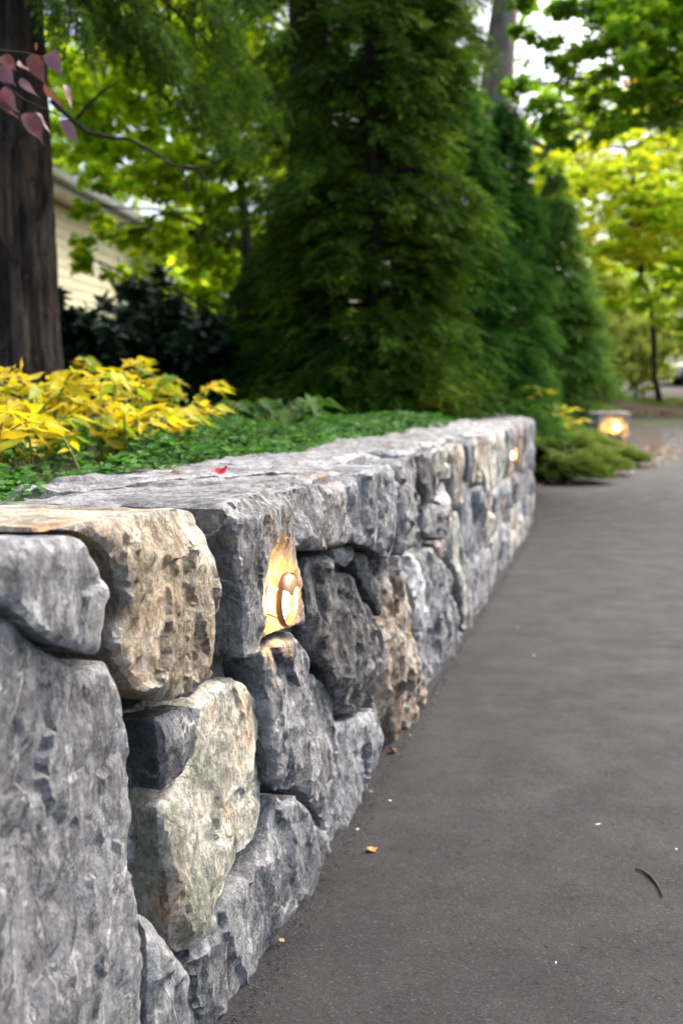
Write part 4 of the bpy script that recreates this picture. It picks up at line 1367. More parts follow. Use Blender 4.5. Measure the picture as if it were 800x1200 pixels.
# golden and green maples beyond the driveway on the right
for i, (px, py, y, rx, rz, n, mt, lab) in enumerate([
    (735, 235, 33, 2.9, 3.2, 12000, 'gold', 'golden green maple above the olive shrubs, right of the spire evergreen'),
    (655, 255, 37, 2.6, 3.4, 10000, 'gold', 'yellow green maple glowing behind the tip of the spire evergreen'),
    (815, 165, 40, 3.6, 4.2, 10500, 'gold', 'tall golden maple at the right edge beyond the street'),
    (775, 100, 60, 2.2, 1.7, 3500, 'orange', 'orange autumn tree top showing high at the right edge'),
    (840, 300, 30, 2.4, 2.4, 9000, 'lime', 'lime green maple low at the right edge before the street'),
    (925, 220, 34, 4.0, 5.0, 9000, 'gold', 'golden maple just outside the right edge'),
    (600, 300, 42, 4.0, 3.5, 9000, 'green', 'green tree far behind the leaning grey trunk'),
    (725, 345, 52, 5.0, 2.4, 9000, 'lime', 'far lime green tree across the street behind the olive shrubs'),
    (850, 330, 58, 6.0, 4.0, 9000, 'green', 'far green tree across the street behind the parked car'),
    (640, 200, 56, 3.6, 3.2, 9000, 'gold', 'far golden tree below the white patch of sky'),
    (690, 125, 50, 2.6, 1.8, 4500, 'lime', 'far lime crown showing through the hanging branches'),
    (760, 250, 62, 6.5, 5.0, 12000, 'lime', 'far lime tree wall behind the golden maples'),
]):
    c = P(px, py, y)
    b = np.array([c[0] + (1.35 if i == 0 else 0.3), y, float(ground_z(y))])
    broadleaf('maple_tree', b, np.array([c[0], y, c[2] + rz * 0.5]), 0.10, ell_clumps(c, rx, rx, rz, 44, rx * 0.34, 80 + i, 0.25), n, 0.22 if y > 38 else 0.19, LEAF[mt], BARK_D, lab, seed=50 + i, group='trees beyond the driveway', tmpl=LEAF_Q, flat=0.4)

# shrubs
def shrub(name, px, py, y, zb, rx, rz, n, ls, mt, lab, seed, group=None, tmpl=LEAF_Q, cat='shrub', flat=0.8):
    c = P(px, py, y)
    b = np.array([c[0], y, zb])
    c = np.array([c[0], y, zb + rz * 0.9])
    cl = ell_clumps(c, rx, rx * 0.8, rz, 16, max(0.1, rx * 0.38), seed, 0.3)
    return broadleaf(name, b, c, 0.03, cl, n, ls, LEAF[mt], BARK_D, lab, seed=seed, group=group, tmpl=tmpl, cat=cat, flat=flat, down=0.1)


for i, (px, y, rx, rz, lab) in enumerate([(95, 8.2, 0.55, 0.50, 'dark rhododendron bush next to the thick trunk'), (170, 8.5, 0.6, 0.50, 'dark rhododendron bush under the house window'), (245, 8.3, 0.6, 0.48, 'dark rhododendron bush at the right end of the row below the house'),
                                          (20, 8.8, 0.7, 0.55, 'dark rhododendron bush hidden behind the thick trunk'), (130, 9.6, 0.7, 0.62, 'dark rhododendron bush in the back row below the house'), (215, 9.8, 0.7, 0.6, 'dark rhododendron bush in the back row at the house corner')]):
    shrub('rhododendron', px, 466, y, 0.80, rx, rz, 2600, 0.13, 'rhodo', lab, 120 + i, 'dark shrubs below the house', LEAF_T)
for i, (px, y, rx, rz, lab) in enumerate([(700, 34, 1.5, 1.5, 'pale olive shrub just right of the spire evergreen'), (745, 37, 1.8, 1.7, 'large pale olive shrub below the golden maple'), (720, 39, 2.2, 2.4, 'tall olive shrub at the back below the golden maple'), (790, 50, 2.4, 1.5, 'olive shrub behind the parked car'), (690, 42, 2.4, 3.0, 'tall olive shrub peeking out behind the spire evergreen'), (760, 51, 3.0, 3.0, 'broad olive shrub across the street left of the car'), (815, 53, 3.2, 3.4, 'broad olive shrub across the street at the right edge')]):
    shrub('olive_shrub', px, 440, y, float(ground_z(y)) + 0.1, rx, rz, 4500, 0.19, 'olive', lab, 140 + i, 'olive shrubs by the street')


def low_conifer(name, px, py, zb, y, R, H, n, mt, lab, seed, group, slen=0.2):
    r = np.random.default_rng(seed)
    c = P(px, py, y); b = np.array([c[0], y, zb])
    root = empty(name, b, lab, 'shrub', group)
    a = r.uniform(0, 2 * math.pi, n); t = r.random(n) ** 0.55
    pos = b + np.column_stack([np.cos(a) * R * t, np.sin(a) * R * t * 0.8, H * (1 - t * t) * r.uniform(0.35, 1.0, n) + 0.02])
    d = np.column_stack([np.cos(a), np.sin(a), r.uniform(0.15, 0.8, n)])
    ups = np.tile([0, 0, 1.0], (n, 1)) + r.normal(0, 0.3, (n, 3))
    V, F = scatter_mesh(name, SPRAY_W[0], SPRAY_W[1], pos, rot_from(d, ups), slen * r.uniform(0.6, 1.3, n))
    link('foliage', mesh_tri('foliage', V, F, False), LEAF[mt], root)
    mb = MB()
    for k in range(14):
        an = r.uniform(0, 6.28)
        mb.tube([b + np.array([0, 0, -0.03]), b + np.array([math.cos(an) * R * 0.4, math.sin(an) * R * 0.35, H * 0.5]), b + np.array([math.cos(an) * R * 0.8, math.sin(an) * R * 0.7, H * 0.55])], [0.012, 0.008, 0.004], 5, False)
    mb.build('stems', BARK_D, root, True)['kind'] = 'stuff'
    return root


for i, (px, y, R, H, lab) in enumerate([
    (664, 10.6, 0.42, 0.30, 'low feathery juniper at the end of the wall'),
    (690, 11.6, 0.40, 0.26, 'low feathery juniper in the middle of the bed before the pier'),
    (722, 13.0, 0.34, 0.20, 'low feathery juniper at the driveway side of the bed'),
    (660, 12.0, 0.50, 0.40, 'taller feathery juniper behind the wall end'),
    (680, 13.6, 0.50, 0.36, 'feathery juniper at the foot of the spire evergreen'),
    (706, 14.8, 0.45, 0.22, 'feathery juniper right before the lit pier'),
    (652, 13.8, 0.6, 0.5, 'feathery juniper farthest left behind the wall end')]):
    low_conifer('juniper', px, 520, 0.04 + (0.10 if i in (3, 4, 6) else 0), y, R * 0.9, H * 0.85, 900, 'juniper', lab, 160 + i, 'junipers in the bed past the wall', 0.16)

# ------------------------------------------------------------------ leafy plants with separate leaves
def leaf_mesh(name, width, fold, bend, lob=0, n=7):
    """unit-length leaf blade, folded at the midrib and curved"""
    V = []; F = []
    for i in range(n + 1):
        f = i / n
        wv = width * 1.12 * math.sin(math.pi * min(1, f ** 0.68)) ** (0.85 + 0.75 * f) * (1 + lob * math.sin(f * 25) * 0.1)
        z = -bend * f * f + 0.04 * math.sin(f * 9)
        V += [(-wv, f, z + fold * wv), (0, f, z), (wv, f, z + fold * wv)]
    for i in range(n):
        a = i * 3
        F += [(a, a + 1, a + 4, a + 3), (a + 1, a + 2, a + 5, a + 4)]
    me = bpy.data.meshes.new(name); me.from_pydata(V, [], F); me.update()
    me.polygons.foreach_set('use_smooth', np.ones(len(me.polygons), dtype=bool))
    return me


def leaf_set(prefix, mat, specs):
    out = []
    for s in specs:
        me = leaf_mesh(prefix, *s); me.materials.append(mat); out.append(me)
    return out


def put_leaf(me, parent, pos, d, up, s, rloc):
    M = rot_from(np.array([d]), np.array([up]))[0]
    o = bpy.data.objects.new('leaf', me)
    col.objects.link(o); o.parent = parent
    Mx = Matrix(M.tolist()).to_4x4() @ Matrix.Diagonal((s, s, s, 1))
    Mx.translation = Vector(pos) - Vector(rloc)
    o.matrix_local = Mx
    return o


YL = leaf_set('leaf_blade', LEAF['yellow'], [(0.17, 0.35, 0.18), (0.14, 0.5, 0.30), (0.19, 0.3, 0.05)])
YG = leaf_set('leaf_blade_green', LEAF['yellowgreen'], [(0.20, 0.35, 0.18), (0.17, 0.45, 0.3)])
HL = leaf_set('leaf_hosta', LEAF['hosta'], [(0.26, 0.35, 0.3), (0.22, 0.4, 0.45)])


def arching_plant(base, nst, H, reach, lab, seed, green=0.15, lsz=0.115, toward=None, name='yellow_perennial'):
    r = np.random.default_rng(seed)
    base = np.array(base, float)
    root = empty(name, base, lab, 'plant', 'yellow autumn perennials on the bed')
    for s in range(nst):
        a = r.uniform(0, 2 * math.pi)
        d = np.array([math.cos(a), math.sin(a) * 0.8, 0])
        h = H * 1.25 * r.uniform(0.55, 1.15); L = reach * r.uniform(0.6, 1.15)
        b0 = base + np.array([r.normal(0, 0.05), r.normal(0, 0.05), 0])
        pts = []
        for i in range(9):
            f = i / 8
            p = b0 + d * (L * f ** 1.2) + np.array([0, 0, h * math.sin(f * 1.75)])
            pts.append(p)
        mb = MB(); mb.tube(pts, list(np.linspace(0.004, 0.0015, 9)), 6)
        mb.build('stem', STEM, root, True)
        nl = 11
        for i in range(nl):
            f = 0.2 + 0.8 * i / (nl - 1)
            k = min(7, int(f * 8)); q = pts[k] + (pts[k + 1] - pts[k]) * (f * 8 - k)
            tg_ = pts[k + 1] - pts[k]; tg_ /= np.linalg.norm(tg_)
            sd_ = np.cross(tg_, [0, 0, 1]); sd_ /= np.linalg.norm(sd_) + 1e-6
            sgn = -1 if i % 2 else 1
            dd = tg_ * r.uniform(0.3, 0.8) + sd_ * sgn * r.uniform(0.5, 1.0) + np.array([0, 0, r.uniform(-0.6, 0.3)])
            if i == nl - 1: dd = tg_
            me = YG[r.integers(2)] if r.random() < green + 0.2 else YL[r.integers(3)]
            put_leaf(me, root, q, dd, np.array([0, 0, 1]) + r.normal(0, 0.35, 3), lsz * r.uniform(0.7, 1.2), base)
    return root


for i, (px, py, nst, H, reach, lab, gr, ls) in enumerate([
    (-14, 556, 8, 0.13, 0.15, 'bright yellow leafy plant cut by the left edge above the wall', 0.03, 0.075),
    (40, 548, 8, 0.14, 0.15, 'yellow plant low in front at the left, over the groundcover', 0.05, 0.07),
    (62, 528, 9, 0.22, 0.19, 'dense golden yellow plant left of the middle of the row', 0.06, 0.085),
    (118, 532, 9, 0.19, 0.19, 'golden yellow plant with browning leaves in the middle of the row', 0.06, 0.08),
    (20, 516, 8, 0.24, 0.22, 'yellow green plant at the foot of the thick trunk', 0.3, 0.09),
    (188, 522, 8, 0.20, 0.18, 'yellow plant with arching sprays near the right of the row', 0.25, 0.085),
    (160, 508, 8, 0.27, 0.23, 'tall yellow spray plant at the back of the row', 0.12, 0.095),
    (98, 508, 8, 0.28, 0.23, 'yellow plant behind the golden one in the middle', 0.12, 0.095),
    (218, 508, 6, 0.23, 0.20, 'yellow green arching plant at the right end of the row', 0.5, 0.095),
    (155, 530, 7, 0.14, 0.16, 'low yellow plant in front of the tall yellow spray', 0.15, 0.075),
]):
    arching_plant(G(px, py + (16 if py > 515 else 6), 0.70), nst, H, reach, lab, 200 + i, gr, ls)


def rosette(base, n, L, lab, seed, lift=0.6):
    r = np.random.default_rng(seed); base = np.array(base, float)
    root = empty('broadleaf_plant', base, lab, 'plant', 'green leafy plants at the foot of the evergreens')
    for k in range(n):
        a = 2.4 * k + r.uniform(-0.3, 0.3)
        d = np.array([math.cos(a), math.sin(a), r.uniform(0.25, 1.1) * lift])
        p1 = base + d * L * 0.7
        mb = MB(); mb.tube([base, base + d * L * 0.4, p1], [0.004, 0.003, 0.002], 6); mb.build('stem', STEM, root, True)
        put_leaf(HL[r.integers(2)], root, p1, np.array([d[0], d[1], r.uniform(-0.3, 0.3)]), np.array([0, 0, 1]) + r.normal(0, 0.2, 3), L * r.uniform(0.7, 1.1), base)
    return root


for i, (px, py, L, n, lab) in enumerate([(285, 502, 0.13, 11, 'green broad leaved plant just right of the yellow row'), (322, 505, 0.14, 12, 'green broad leaved plant left of the hosta like clump'), (350, 503, 0.17, 12, 'largest green broad leaved clump before the dark evergreen'), (262, 500, 0.13, 9, 'small green broad leaved plant behind the yellow row'), (130, 533, 0.09, 7, 'green leaved plant under the golden leaves'), (70, 538, 0.09, 7, 'green leaved plant at the left under the golden leaves')]):
    if px > 200:
        q = P(px, 490, 4.7); q[2] = 0.785
    else:
        q = G(px, py, 0.71)
    rosette(q, n, L * (0.95 if px > 200 else 1.0), lab, 230 + i, 1.1 if px > 200 else 0.6)
# reddish twiggy plant and yellow ferns far along
for i, (px, py, n, H, reach, lab) in enumerate([(585, 492, 7, 0.22, 0.3, 'yellow fern like plant at the foot of the evergreens along the far wall'), (655, 488, 7, 0.3, 0.35, 'yellow plant showing just past the end of the wall'), (520, 497, 6, 0.2, 0.3, 'yellow green plant under the tall dark evergreen')]):
    q = G(px, py, 0.70) if px != 655 else np.array([*P(655, 492, 11.4)[:2], 0.42])
    arching_plant(q, n, H, reach, lab, 260 + i, 0.3, 0.12)

# groundcover mat along the back of the wall
def groundcover():
    r = np.random.default_rng(77)
    N = 12500
    u = -1.2 + 8.6 * r.random(N) ** 1.4
    t = 0.33 + 1.5 * r.random(N) ** 1.25
    pos = wall_map(u, np.zeros(N), -t)
    lim = 0.335 + 0.05 * vnoise(np.column_stack([u * 3, u * 0]), 4)
    keep = t > lim; u, t, pos = u[keep], t[keep], pos[keep]
    mound = 0.085 + 0.055 * vnoise(np.column_stack([u * 3.1, t * 3.1]), 6) + 0.035 * vnoise(np.column_stack([u * 9, t * 9]), 7)
    ztop = 0.685 + mound * np.clip((t - 0.27) / 0.12, 0.35, 1)
    P_ = []; D_ = []; U_ = []; S_ = []
    for k in range(len(u)):
        n = 7
        zc = ztop[k] * 1.0 - r.random() ** 2 * 0.05
        a0 = r.uniform(0, 6.28)
        tilt = r.normal(0, 0.45, 3); tilt[2] = 0
        for j in range(n):
            a = a0 + j * 6.283 / n + r.uniform(-0.3, 0.3)
            P_.append(pos[k] + np.array([r.normal(0, 0.006), r.normal(0, 0.006), zc]))
            D_.append((math.cos(a), math.sin(a), r.uniform(-0.25, 0.55)))
            U_.append(np.array([0, 0, 1.0]) + tilt); S_.append(r.uniform(0.014, 0.030))
    V, F = scatter_mesh('g', LEAF_Q[0], LEAF_Q[1], np.array(P_), rot_from(np.array(D_), np.array(U_)), np.array(S_))
    o = link('groundcover', mesh_tri('groundcover', V, F, False), LEAF['cover'])
    tag(o, 'low glossy green groundcover mat along the back of the wall', 'groundcover', kind='stuff')


groundcover()

# purple leaved small tree reaching in from the left
def purple_tree():
    base = np.array([-1.75, 3.0, 0.70])
    root = empty('purple_dogwood', base, 'purple leaved twig reaching in at the upper left corner', 'tree')
    r = np.random.default_rng(4)
    y = 2.9
    mb = MB()
    tip = P(72, 150, y)
    pts = [base + np.array([0, 0, -0.05]), base + np.array([0.05, 0, 0.5]), base + np.array([0.12, -0.05, 0.95]), P(-80, 40, y), P(-20, 58, y), P(30, 62, y), P(52, 68, y)]
    mb.tube(pts, [0.022, 0.018, 0.014, 0.008, 0.005, 0.003, 0.002], 8)
    mb.build('stem', STEM_B, root, True)
    mb = MB()
    mb.tube([P(-30, 85, y), P(0, 95, y), P(30, 118, y), P(58, 130, y), P(76, 138, y)], [0.004, 0.003, 0.003, 0.002, 0.0015], 6)
    mb.tube([P(-60, 45, y), P(-30, 85, y)], [0.006, 0.004], 6)
    mb.build('twig', STEM_B, root, True)
    me = leaf_set('leaf_purple', LEAF['purple'], [(0.19, 0.3, 0.3), (0.16, 0.45, 0.45), (0.20, 0.25, 0.15)])
    for (x0, y0, x1, y1) in [(2, 66, 24, 84), (0, 78, 20, 104), (22, 70, 52, 106), (0, 108, 24, 136), (-8, 100, 8, 146), (24, 92, 42, 116), (30, 132, 58, 176), (42, 132, 70, 166), (36, 64, 58, 108), (58, 62, 70, 86), (52, 96, 76, 142), (72, 98, 98, 130), (72, 140, 100, 176), (-30, 60, -10, 100), (-50, 90, -20, 130), (-12, 68, 8, 92), (44, 50, 40, 64)]:
        a = P(x0, y0, y + r.uniform(-0.06, 0.06)); b_ = P(x1, y1, y + r.uniform(-0.08, 0.05))
        L = np.linalg.norm(b_ - a)
        put_leaf(me[r.integers(3)], root, a, b_ - a, np.array([0.25, -1.0, 0.45]) + r.normal(0, 0.6, 3), L * 0.76, base)


purple_tree()

# ------------------------------------------------------------------ house
def house():
    A = np.array(P(40, 466, 13.6)[:2]); 
    a = np.array([P(65, 225, 15.0)[0], 15.0]); b = np.array([P(193, 290, 20.3)[0], 20.3])
    d = (b - a) / np.linalg.norm(b - a)
    a = a - d * 9.0                                # runs on behind the trunk
    L = np.linalg.norm(b - a)
    nout = np.array([d[1], -d[0]])                 # towards the viewer's right
    z0 = 1.0; ez = P(193, 290, 20.3)[2]
    SID = simple_mat('siding_beige', (0.68, 0.64, 0.43), (0.76, 0.72, 0.52), 3, 0.7)
    TRIM = simple_mat('trim_white', (0.72, 0.72, 0.70), (0.80, 0.80, 0.78), 6, 0.6)
    GUT = simple_mat('gutter_grey', (0.30, 0.31, 0.33), (0.38, 0.39, 0.41), 6, 0.5)
    ROOF = simple_mat('roof_shingle', (0.09, 0.085, 0.08), (0.17, 0.16, 0.155), 12, 0.9, 0.01, 60)
    GLASS = simple_mat('window_glass', (0.05, 0.07, 0.08), (0.10, 0.13, 0.14), 2, 0.08, spec=0.8)
    WALLM = simple_mat('house_sheathing', (0.40, 0.35, 0.24), (0.46, 0.40, 0.28), 3, 0.8)
    root = empty('house', (*b, z0), 'beige clapboard house with grey gutter half hidden by lime leaves', 'house')
    M = Matrix(((d[0], nout[0], 0), (d[1], nout[1], 0), (0, 0, 1)))

    def W3(s, o_, z):
        return Vector((a[0] + d[0] * s + nout[0] * o_, a[1] + d[1] * s + nout[1] * o_, z))

    def bx(name, s0, s1, o0, o1, za, zb, mat, parent=root, tilt=0):
        mb = MB()
        m = M @ Matrix.Rotation(tilt, 3, 'X') if tilt else M
        mb.box(W3((s0 + s1) / 2, (o0 + o1) / 2, (za + zb) / 2), (s1 - s0, o1 - o0, zb - za), m)
        return mb.build(name, mat, parent)
    bx('wall', 0, L, -6, -0.03, z0 - 0.6, ez - 0.08, WALLM)
    # lap boards, each its own
    zz = z0
    while zz < ez - 0.2:
        bx('siding_board', 0, L - 0.06, -0.022, 0.004, zz, zz + 0.150, SID, tilt=rad(5.5))
        zz += 0.142
    bx('corner_board', L - 0.06, L + 0.04, -0.05, 0.03, z0 - 0.3, ez - 0.1, TRIM)
    bx('soffit', -0.3, L + 0.3, -0.03, 0.42, ez - 0.10, ez - 0.06, TRIM)
    bx('fascia', -0.3, L + 0.3, 0.42, 0.45, ez - 0.12, ez + 0.10, GUT)
    # gutter: open trough
    mb = MB()
    prof = [(0.453, ez + 0.06), (0.453, ez - 0.05), (0.50, ez - 0.07), (0.56, ez - 0.03), (0.58, ez + 0.06), (0.57, ez + 0.06), (0.55, ez - 0.02), (0.50, ez - 0.055), (0.463, ez - 0.04), (0.463, ez + 0.06)]
    for s in (-0.3, L + 0.3):
        for (o_, z_) in prof: mb.v.append(tuple(W3(s, o_, z_)))
    n_ = len(prof)
    for k in range(n_ - 1): mb.f.append((k, k + 1, n_ + k + 1, n_ + k))
    mb.build('gutter', GUT, root)
    mb = MB()
    mb.tube([W3(L + 0.05, 0.50, ez - 0.05), W3(L + 0.05, 0.45, ez - 0.2), W3(L + 0.06, 0.09, ez - 0.55), W3(L + 0.06, 0.08, z0 - 0.2)], 0.045, 8)
    mb.build('downspout', TRIM, root)
    # low roof
    mb = MB()
    rp = [(0.50, ez + 0.07), (-3.0, ez + 0.92), (-6.5, ez + 0.07), (-6.5, ez - 0.02), (-3.0, ez + 0.80), (0.50, ez + 0.0)]
    for s in (-0.4, L + 0.4):
        for (o_, z_) in rp: mb.v.append(tuple(W3(s, o_, z_)))
    for k in range(6): mb.f.append((k, (k + 1) % 6, 6 + (k + 1) % 6, 6 + k))
    mb.f.append((0, 5, 4, 1)); mb.f.append((1, 4, 3, 2)); mb.f.append((6, 7, 10, 11)); mb.f.append((7, 8, 9, 10))
    mb.build('roof', ROOF, root)
    mb = MB()
    for s in (L, ):
        mb.v += [tuple(W3(s - 0.02, 0, ez - 0.1)), tuple(W3(s - 0.02, -3.0, ez + 0.8)), tuple(W3(s - 0.02, -6, ez - 0.1))]
        mb.v += [tuple(W3(s - 0.1, 0, ez - 0.1)), tuple(W3(s - 0.1, -3.0, ez + 0.8)), tuple(W3(s - 0.1, -6, ez - 0.1))]
    mb.f += [(0, 1, 2), (3, 5, 4)]
    mb.build('gable', SID, root)
    for (s, wd) in ((L - 2.1, 1.1), (L - 8.6, 1.1), (L - 11.6, 1.1)):
        zc0, zc1 = ez - 2.0, ez - 0.65
        fr = bx('window', s - wd / 2, s + wd / 2, -0.02, 0.02, zc0, zc1, TRIM)
        bx('pane', s - wd / 2 + 0.09, s + wd / 2 - 0.09, 0.0, 0.026, zc0 + 0.09, (zc0 + zc1) / 2 - 0.03, GLASS, fr)
        bx('pane', s - wd / 2 + 0.09, s + wd / 2 - 0.09, 0.0, 0.026, (zc0 + zc1) / 2 + 0.03, zc1 - 0.09, GLASS, fr)
        for (q0, q1, r0, r1) in ((-0.10, 0.0, -0.1, 0.1), (wd, wd + 0.10, -0.1, 0.1)):
            bx('casing', s - wd / 2 + q0, s - wd / 2 + q1, 0.0, 0.045, zc0 - 0.1, zc1 + 0.1, TRIM, fr)
        bx('sill', s - wd / 2 - 0.12, s + wd / 2 + 0.12, 0.0, 0.09, zc0 - 0.15, zc0 - 0.08, TRIM, fr)


house()

# ------------------------------------------------------------------ parked car
def car():
    y = 44.0
    nose = P(778, 442, y)
    x0 = nose[0]; z0 = float(ground_z(y)) + 0.03
    root = empty('car', (x0 + 2.2, y, z0), 'white car nose showing at the right edge across the street', 'car')
    PAINT, n, l, bs = new_mat('car_paint_white'); bs.inputs['Base Color'].default_value = (0.72, 0.72, 0.70, 1); bs.inputs['Roughness'].default_value = 0.3; bs.inputs['Coat Weight'].default_value = 0.5
    t = NT(PAINT); l.new(t.mix(t.noise(t.node('ShaderNodeTexCoord').outputs['Object'], 2.0, 4), (0.68, 0.68, 0.66), (0.76, 0.76, 0.74)), bs.inputs['Base Color'])
    TYRE = simple_mat('tyre_rubber', (0.015, 0.015, 0.015), (0.03, 0.03, 0.03), 30, 0.85)
    RIM = simple_mat('wheel_alloy', (0.45, 0.45, 0.46), (0.55, 0.55, 0.56), 10, 0.35, metal=0.8)
    BLACK = simple_mat('car_black_trim', (0.012, 0.012, 0.013), (0.025, 0.025, 0.026), 10, 0.5)
    CG = simple_mat('car_glass', (0.02, 0.025, 0.03), (0.04, 0.045, 0.05), 3, 0.08, spec=0.8)
    HEAD = simple_mat('headlight_lens', (0.55, 0.57, 0.58), (0.75, 0.76, 0.77), 30, 0.1)
    TAIL = simple_mat('tail_light', (0.35, 0.01, 0.01), (0.5, 0.02, 0.02), 20, 0.2)
    # sections along the length: s, half width, bottom, belt (hood/shoulder) height
    sec = [(0.0, 0.62, 0.42, 0.60), (0.06, 0.76, 0.28, 0.74), (0.25, 0.85, 0.22, 0.84), (0.7, 0.90, 0.20, 0.92), (1.25, 0.91, 0.20, 0.98), (2.0, 0.91, 0.20, 1.0), (3.0, 0.91, 0.20, 1.01), (3.8, 0.90, 0.22, 1.02), (4.25, 0.86, 0.30, 1.0), (4.45, 0.78, 0.40, 0.90)]
    V = []; F = []; K = 12
    for (s, hw, zb, zt) in sec:
        ring_ = [(-hw * 0.8, zb), (-hw * 0.97, zb + 0.10), (-hw, (zb + zt) / 2), (-hw * 0.97, zt - 0.10), (-hw * 0.86, zt), (-hw * 0.4, zt + 0.03), (hw * 0.4, zt + 0.03), (hw * 0.86, zt), (hw * 0.97, zt - 0.10), (hw, (zb + zt) / 2), (hw * 0.97, zb + 0.10), (hw * 0.8, zb)]
        V += [(x0 + s, y + q, z0 + z_) for q, z_ in ring_]
    for i in range(len(sec) - 1):
        for k in range(K):
            k2 = (k + 1) % K
            F.append((i * K + k, i * K + k2, (i + 1) * K + k2, (i + 1) * K + k))
    F.append(tuple(range(K))[::-1]); e = (len(sec) - 1) * K; F.append(tuple(range(e, e + K)))
    me = bpy.data.meshes.new('body'); me.from_pydata(V, [], F); me.update()
    me.polygons.foreach_set('use_smooth', np.ones(len(me.polygons), dtype=bool)); me.set_sharp_from_angle(angle=rad(40))
    ob = link('body', me, PAINT, root); sm = ob.modifiers.new('sub', 'SUBSURF'); sm.levels = 1; sm.render_levels = 2
    # cabin
    cs = [(1.15, 0.80, 1.0), (1.85, 0.66, 1.47), (2.5, 0.66, 1.52), (3.3, 0.66, 1.50), (4.05, 0.70, 1.02)]
    mb = MB()
    for (s, hw, zt) in cs:
        hb = 0.82
        mb.v += [(x0 + s, y - hw, z0 + zt), (x0 + s, y + hw, z0 + zt), (x0 + s, y - hb, z0 + 0.96), (x0 + s, y + hb, z0 + 0.96)]
    for i in range(4):
        a_, b_ = i * 4, i * 4 + 4
        mb.f += [(a_, a_ + 1, b_ + 1, b_), (a_ + 2, a_, b_, b_ + 2), (a_ + 1, a_ + 3, b_ + 3, b_ + 1)]
    mb.build('cabin_glass', CG, root)
    mb = MB()
    for (s, hw, zt) in cs[1:4]:
        mb.v += [(x0 + s, y - hw, z0 + zt + 0.015), (x0 + s, y + hw, z0 + zt + 0.015), (x0 + s, y - hw - 0.02, z0 + zt - 0.05), (x0 + s, y + hw + 0.02, z0 + zt - 0.05)]
    for i in range(2):
        a_, b_ = i * 4, i * 4 + 4
        mb.f += [(a_, a_ + 1, b_ + 1, b_), (a_ + 2, a_, b_, b_ + 2), (a_ + 1, a_ + 3, b_ + 3, b_ + 1)]
    mb.build('roof', PAINT, root)
    for sgn in (-1, 1):
        for (p0, p1) in (((1.15, 0.83, 1.0), (1.85, 0.68, 1.48)), ((2.55, 0.84, 1.0), (2.55, 0.68, 1.5)), ((4.05, 0.83, 1.0), (3.3, 0.68, 1.49))):
            mb = MB(); mb.tube([(x0 + p0[0], y + sgn * p0[1], z0 + p0[2]), (x0 + p1[0], y + sgn * p1[1], z0 + p1[2])], 0.035, 6); mb.build('pillar', PAINT, root)
        for s in (0.85, 3.55):
            c = Vector((x0 + s, y + sgn * 0.82, z0 + 0.33))
            w_ = empty('wheel', (0, 0, 0)); del_ = w_
            mb = MB(); mb.tube([c + Vector((0, -0.11, 0)), c + Vector((0, -0.10, 0)), c + Vector((0, 0.10, 0)), c + Vector((0, 0.11, 0))], [0.29, 0.33, 0.33, 0.29], 28)
            bpy.data.objects.remove(del_)
            wo = mb.build('wheel', TYRE, root, True, 40)
            mb = MB(); mb.tube([c + Vector((0, sgn * 0.085, 0)), c + Vector((0, sgn * 0.118, 0)), c + Vector((0, sgn * 0.121, 0))], [0.22, 0.21, 0.06], 24)
            for k in range(5):
                an = k * 2 * math.pi / 5
                mb.tube([c + Vector((0, sgn * 0.122, 0)), c + Vector((math.cos(an) * 0.2, sgn * 0.125, math.sin(an) * 0.2))], 0.022, 5)
            mb.build('rim', RIM, wo, True, 40)
            mb = MB()
            mb.tube([(x0 + s + 0.37 * math.cos(a_), y + sgn * 0.885, z0 + 0.33 + 0.37 * math.sin(a_)) for a_ in np.linspace(0, math.pi, 14)], 0.035, 6)
            mb.build('wheel_arch', BLACK, root, True)
        mb = MB(); mb.box((x0 + 0.13, y + sgn * 0.62, z0 + 0.70), (0.22, 0.34, 0.14), Matrix.Rotation(sgn * 0.45, 3, 'Z')); mb.build('headlight', HEAD, root, bevel=0.03)
        mb = MB(); mb.box((x0 + 4.36, y + sgn * 0.66, z0 + 0.82), (0.12, 0.24, 0.2)); mb.build('tail_light', TAIL, root, bevel=0.02)
        mb = MB(); mb.box((x0 + 1.45, y + sgn * 0.98, z0 + 1.04), (0.12, 0.18, 0.12)); mb.build('mirror', PAINT, root, bevel=0.03)
    mb = MB(); mb.box((x0 + 0.04, y, z0 + 0.58), (0.08, 0.8, 0.16)); mb.build('grille', BLACK, root, bevel=0.02)
    mb = MB(); mb.box((x0 + 0.10, y, z0 + 0.36), (0.14, 1.3, 0.12)); mb.build('bumper_intake', BLACK, root, bevel=0.03)


car()

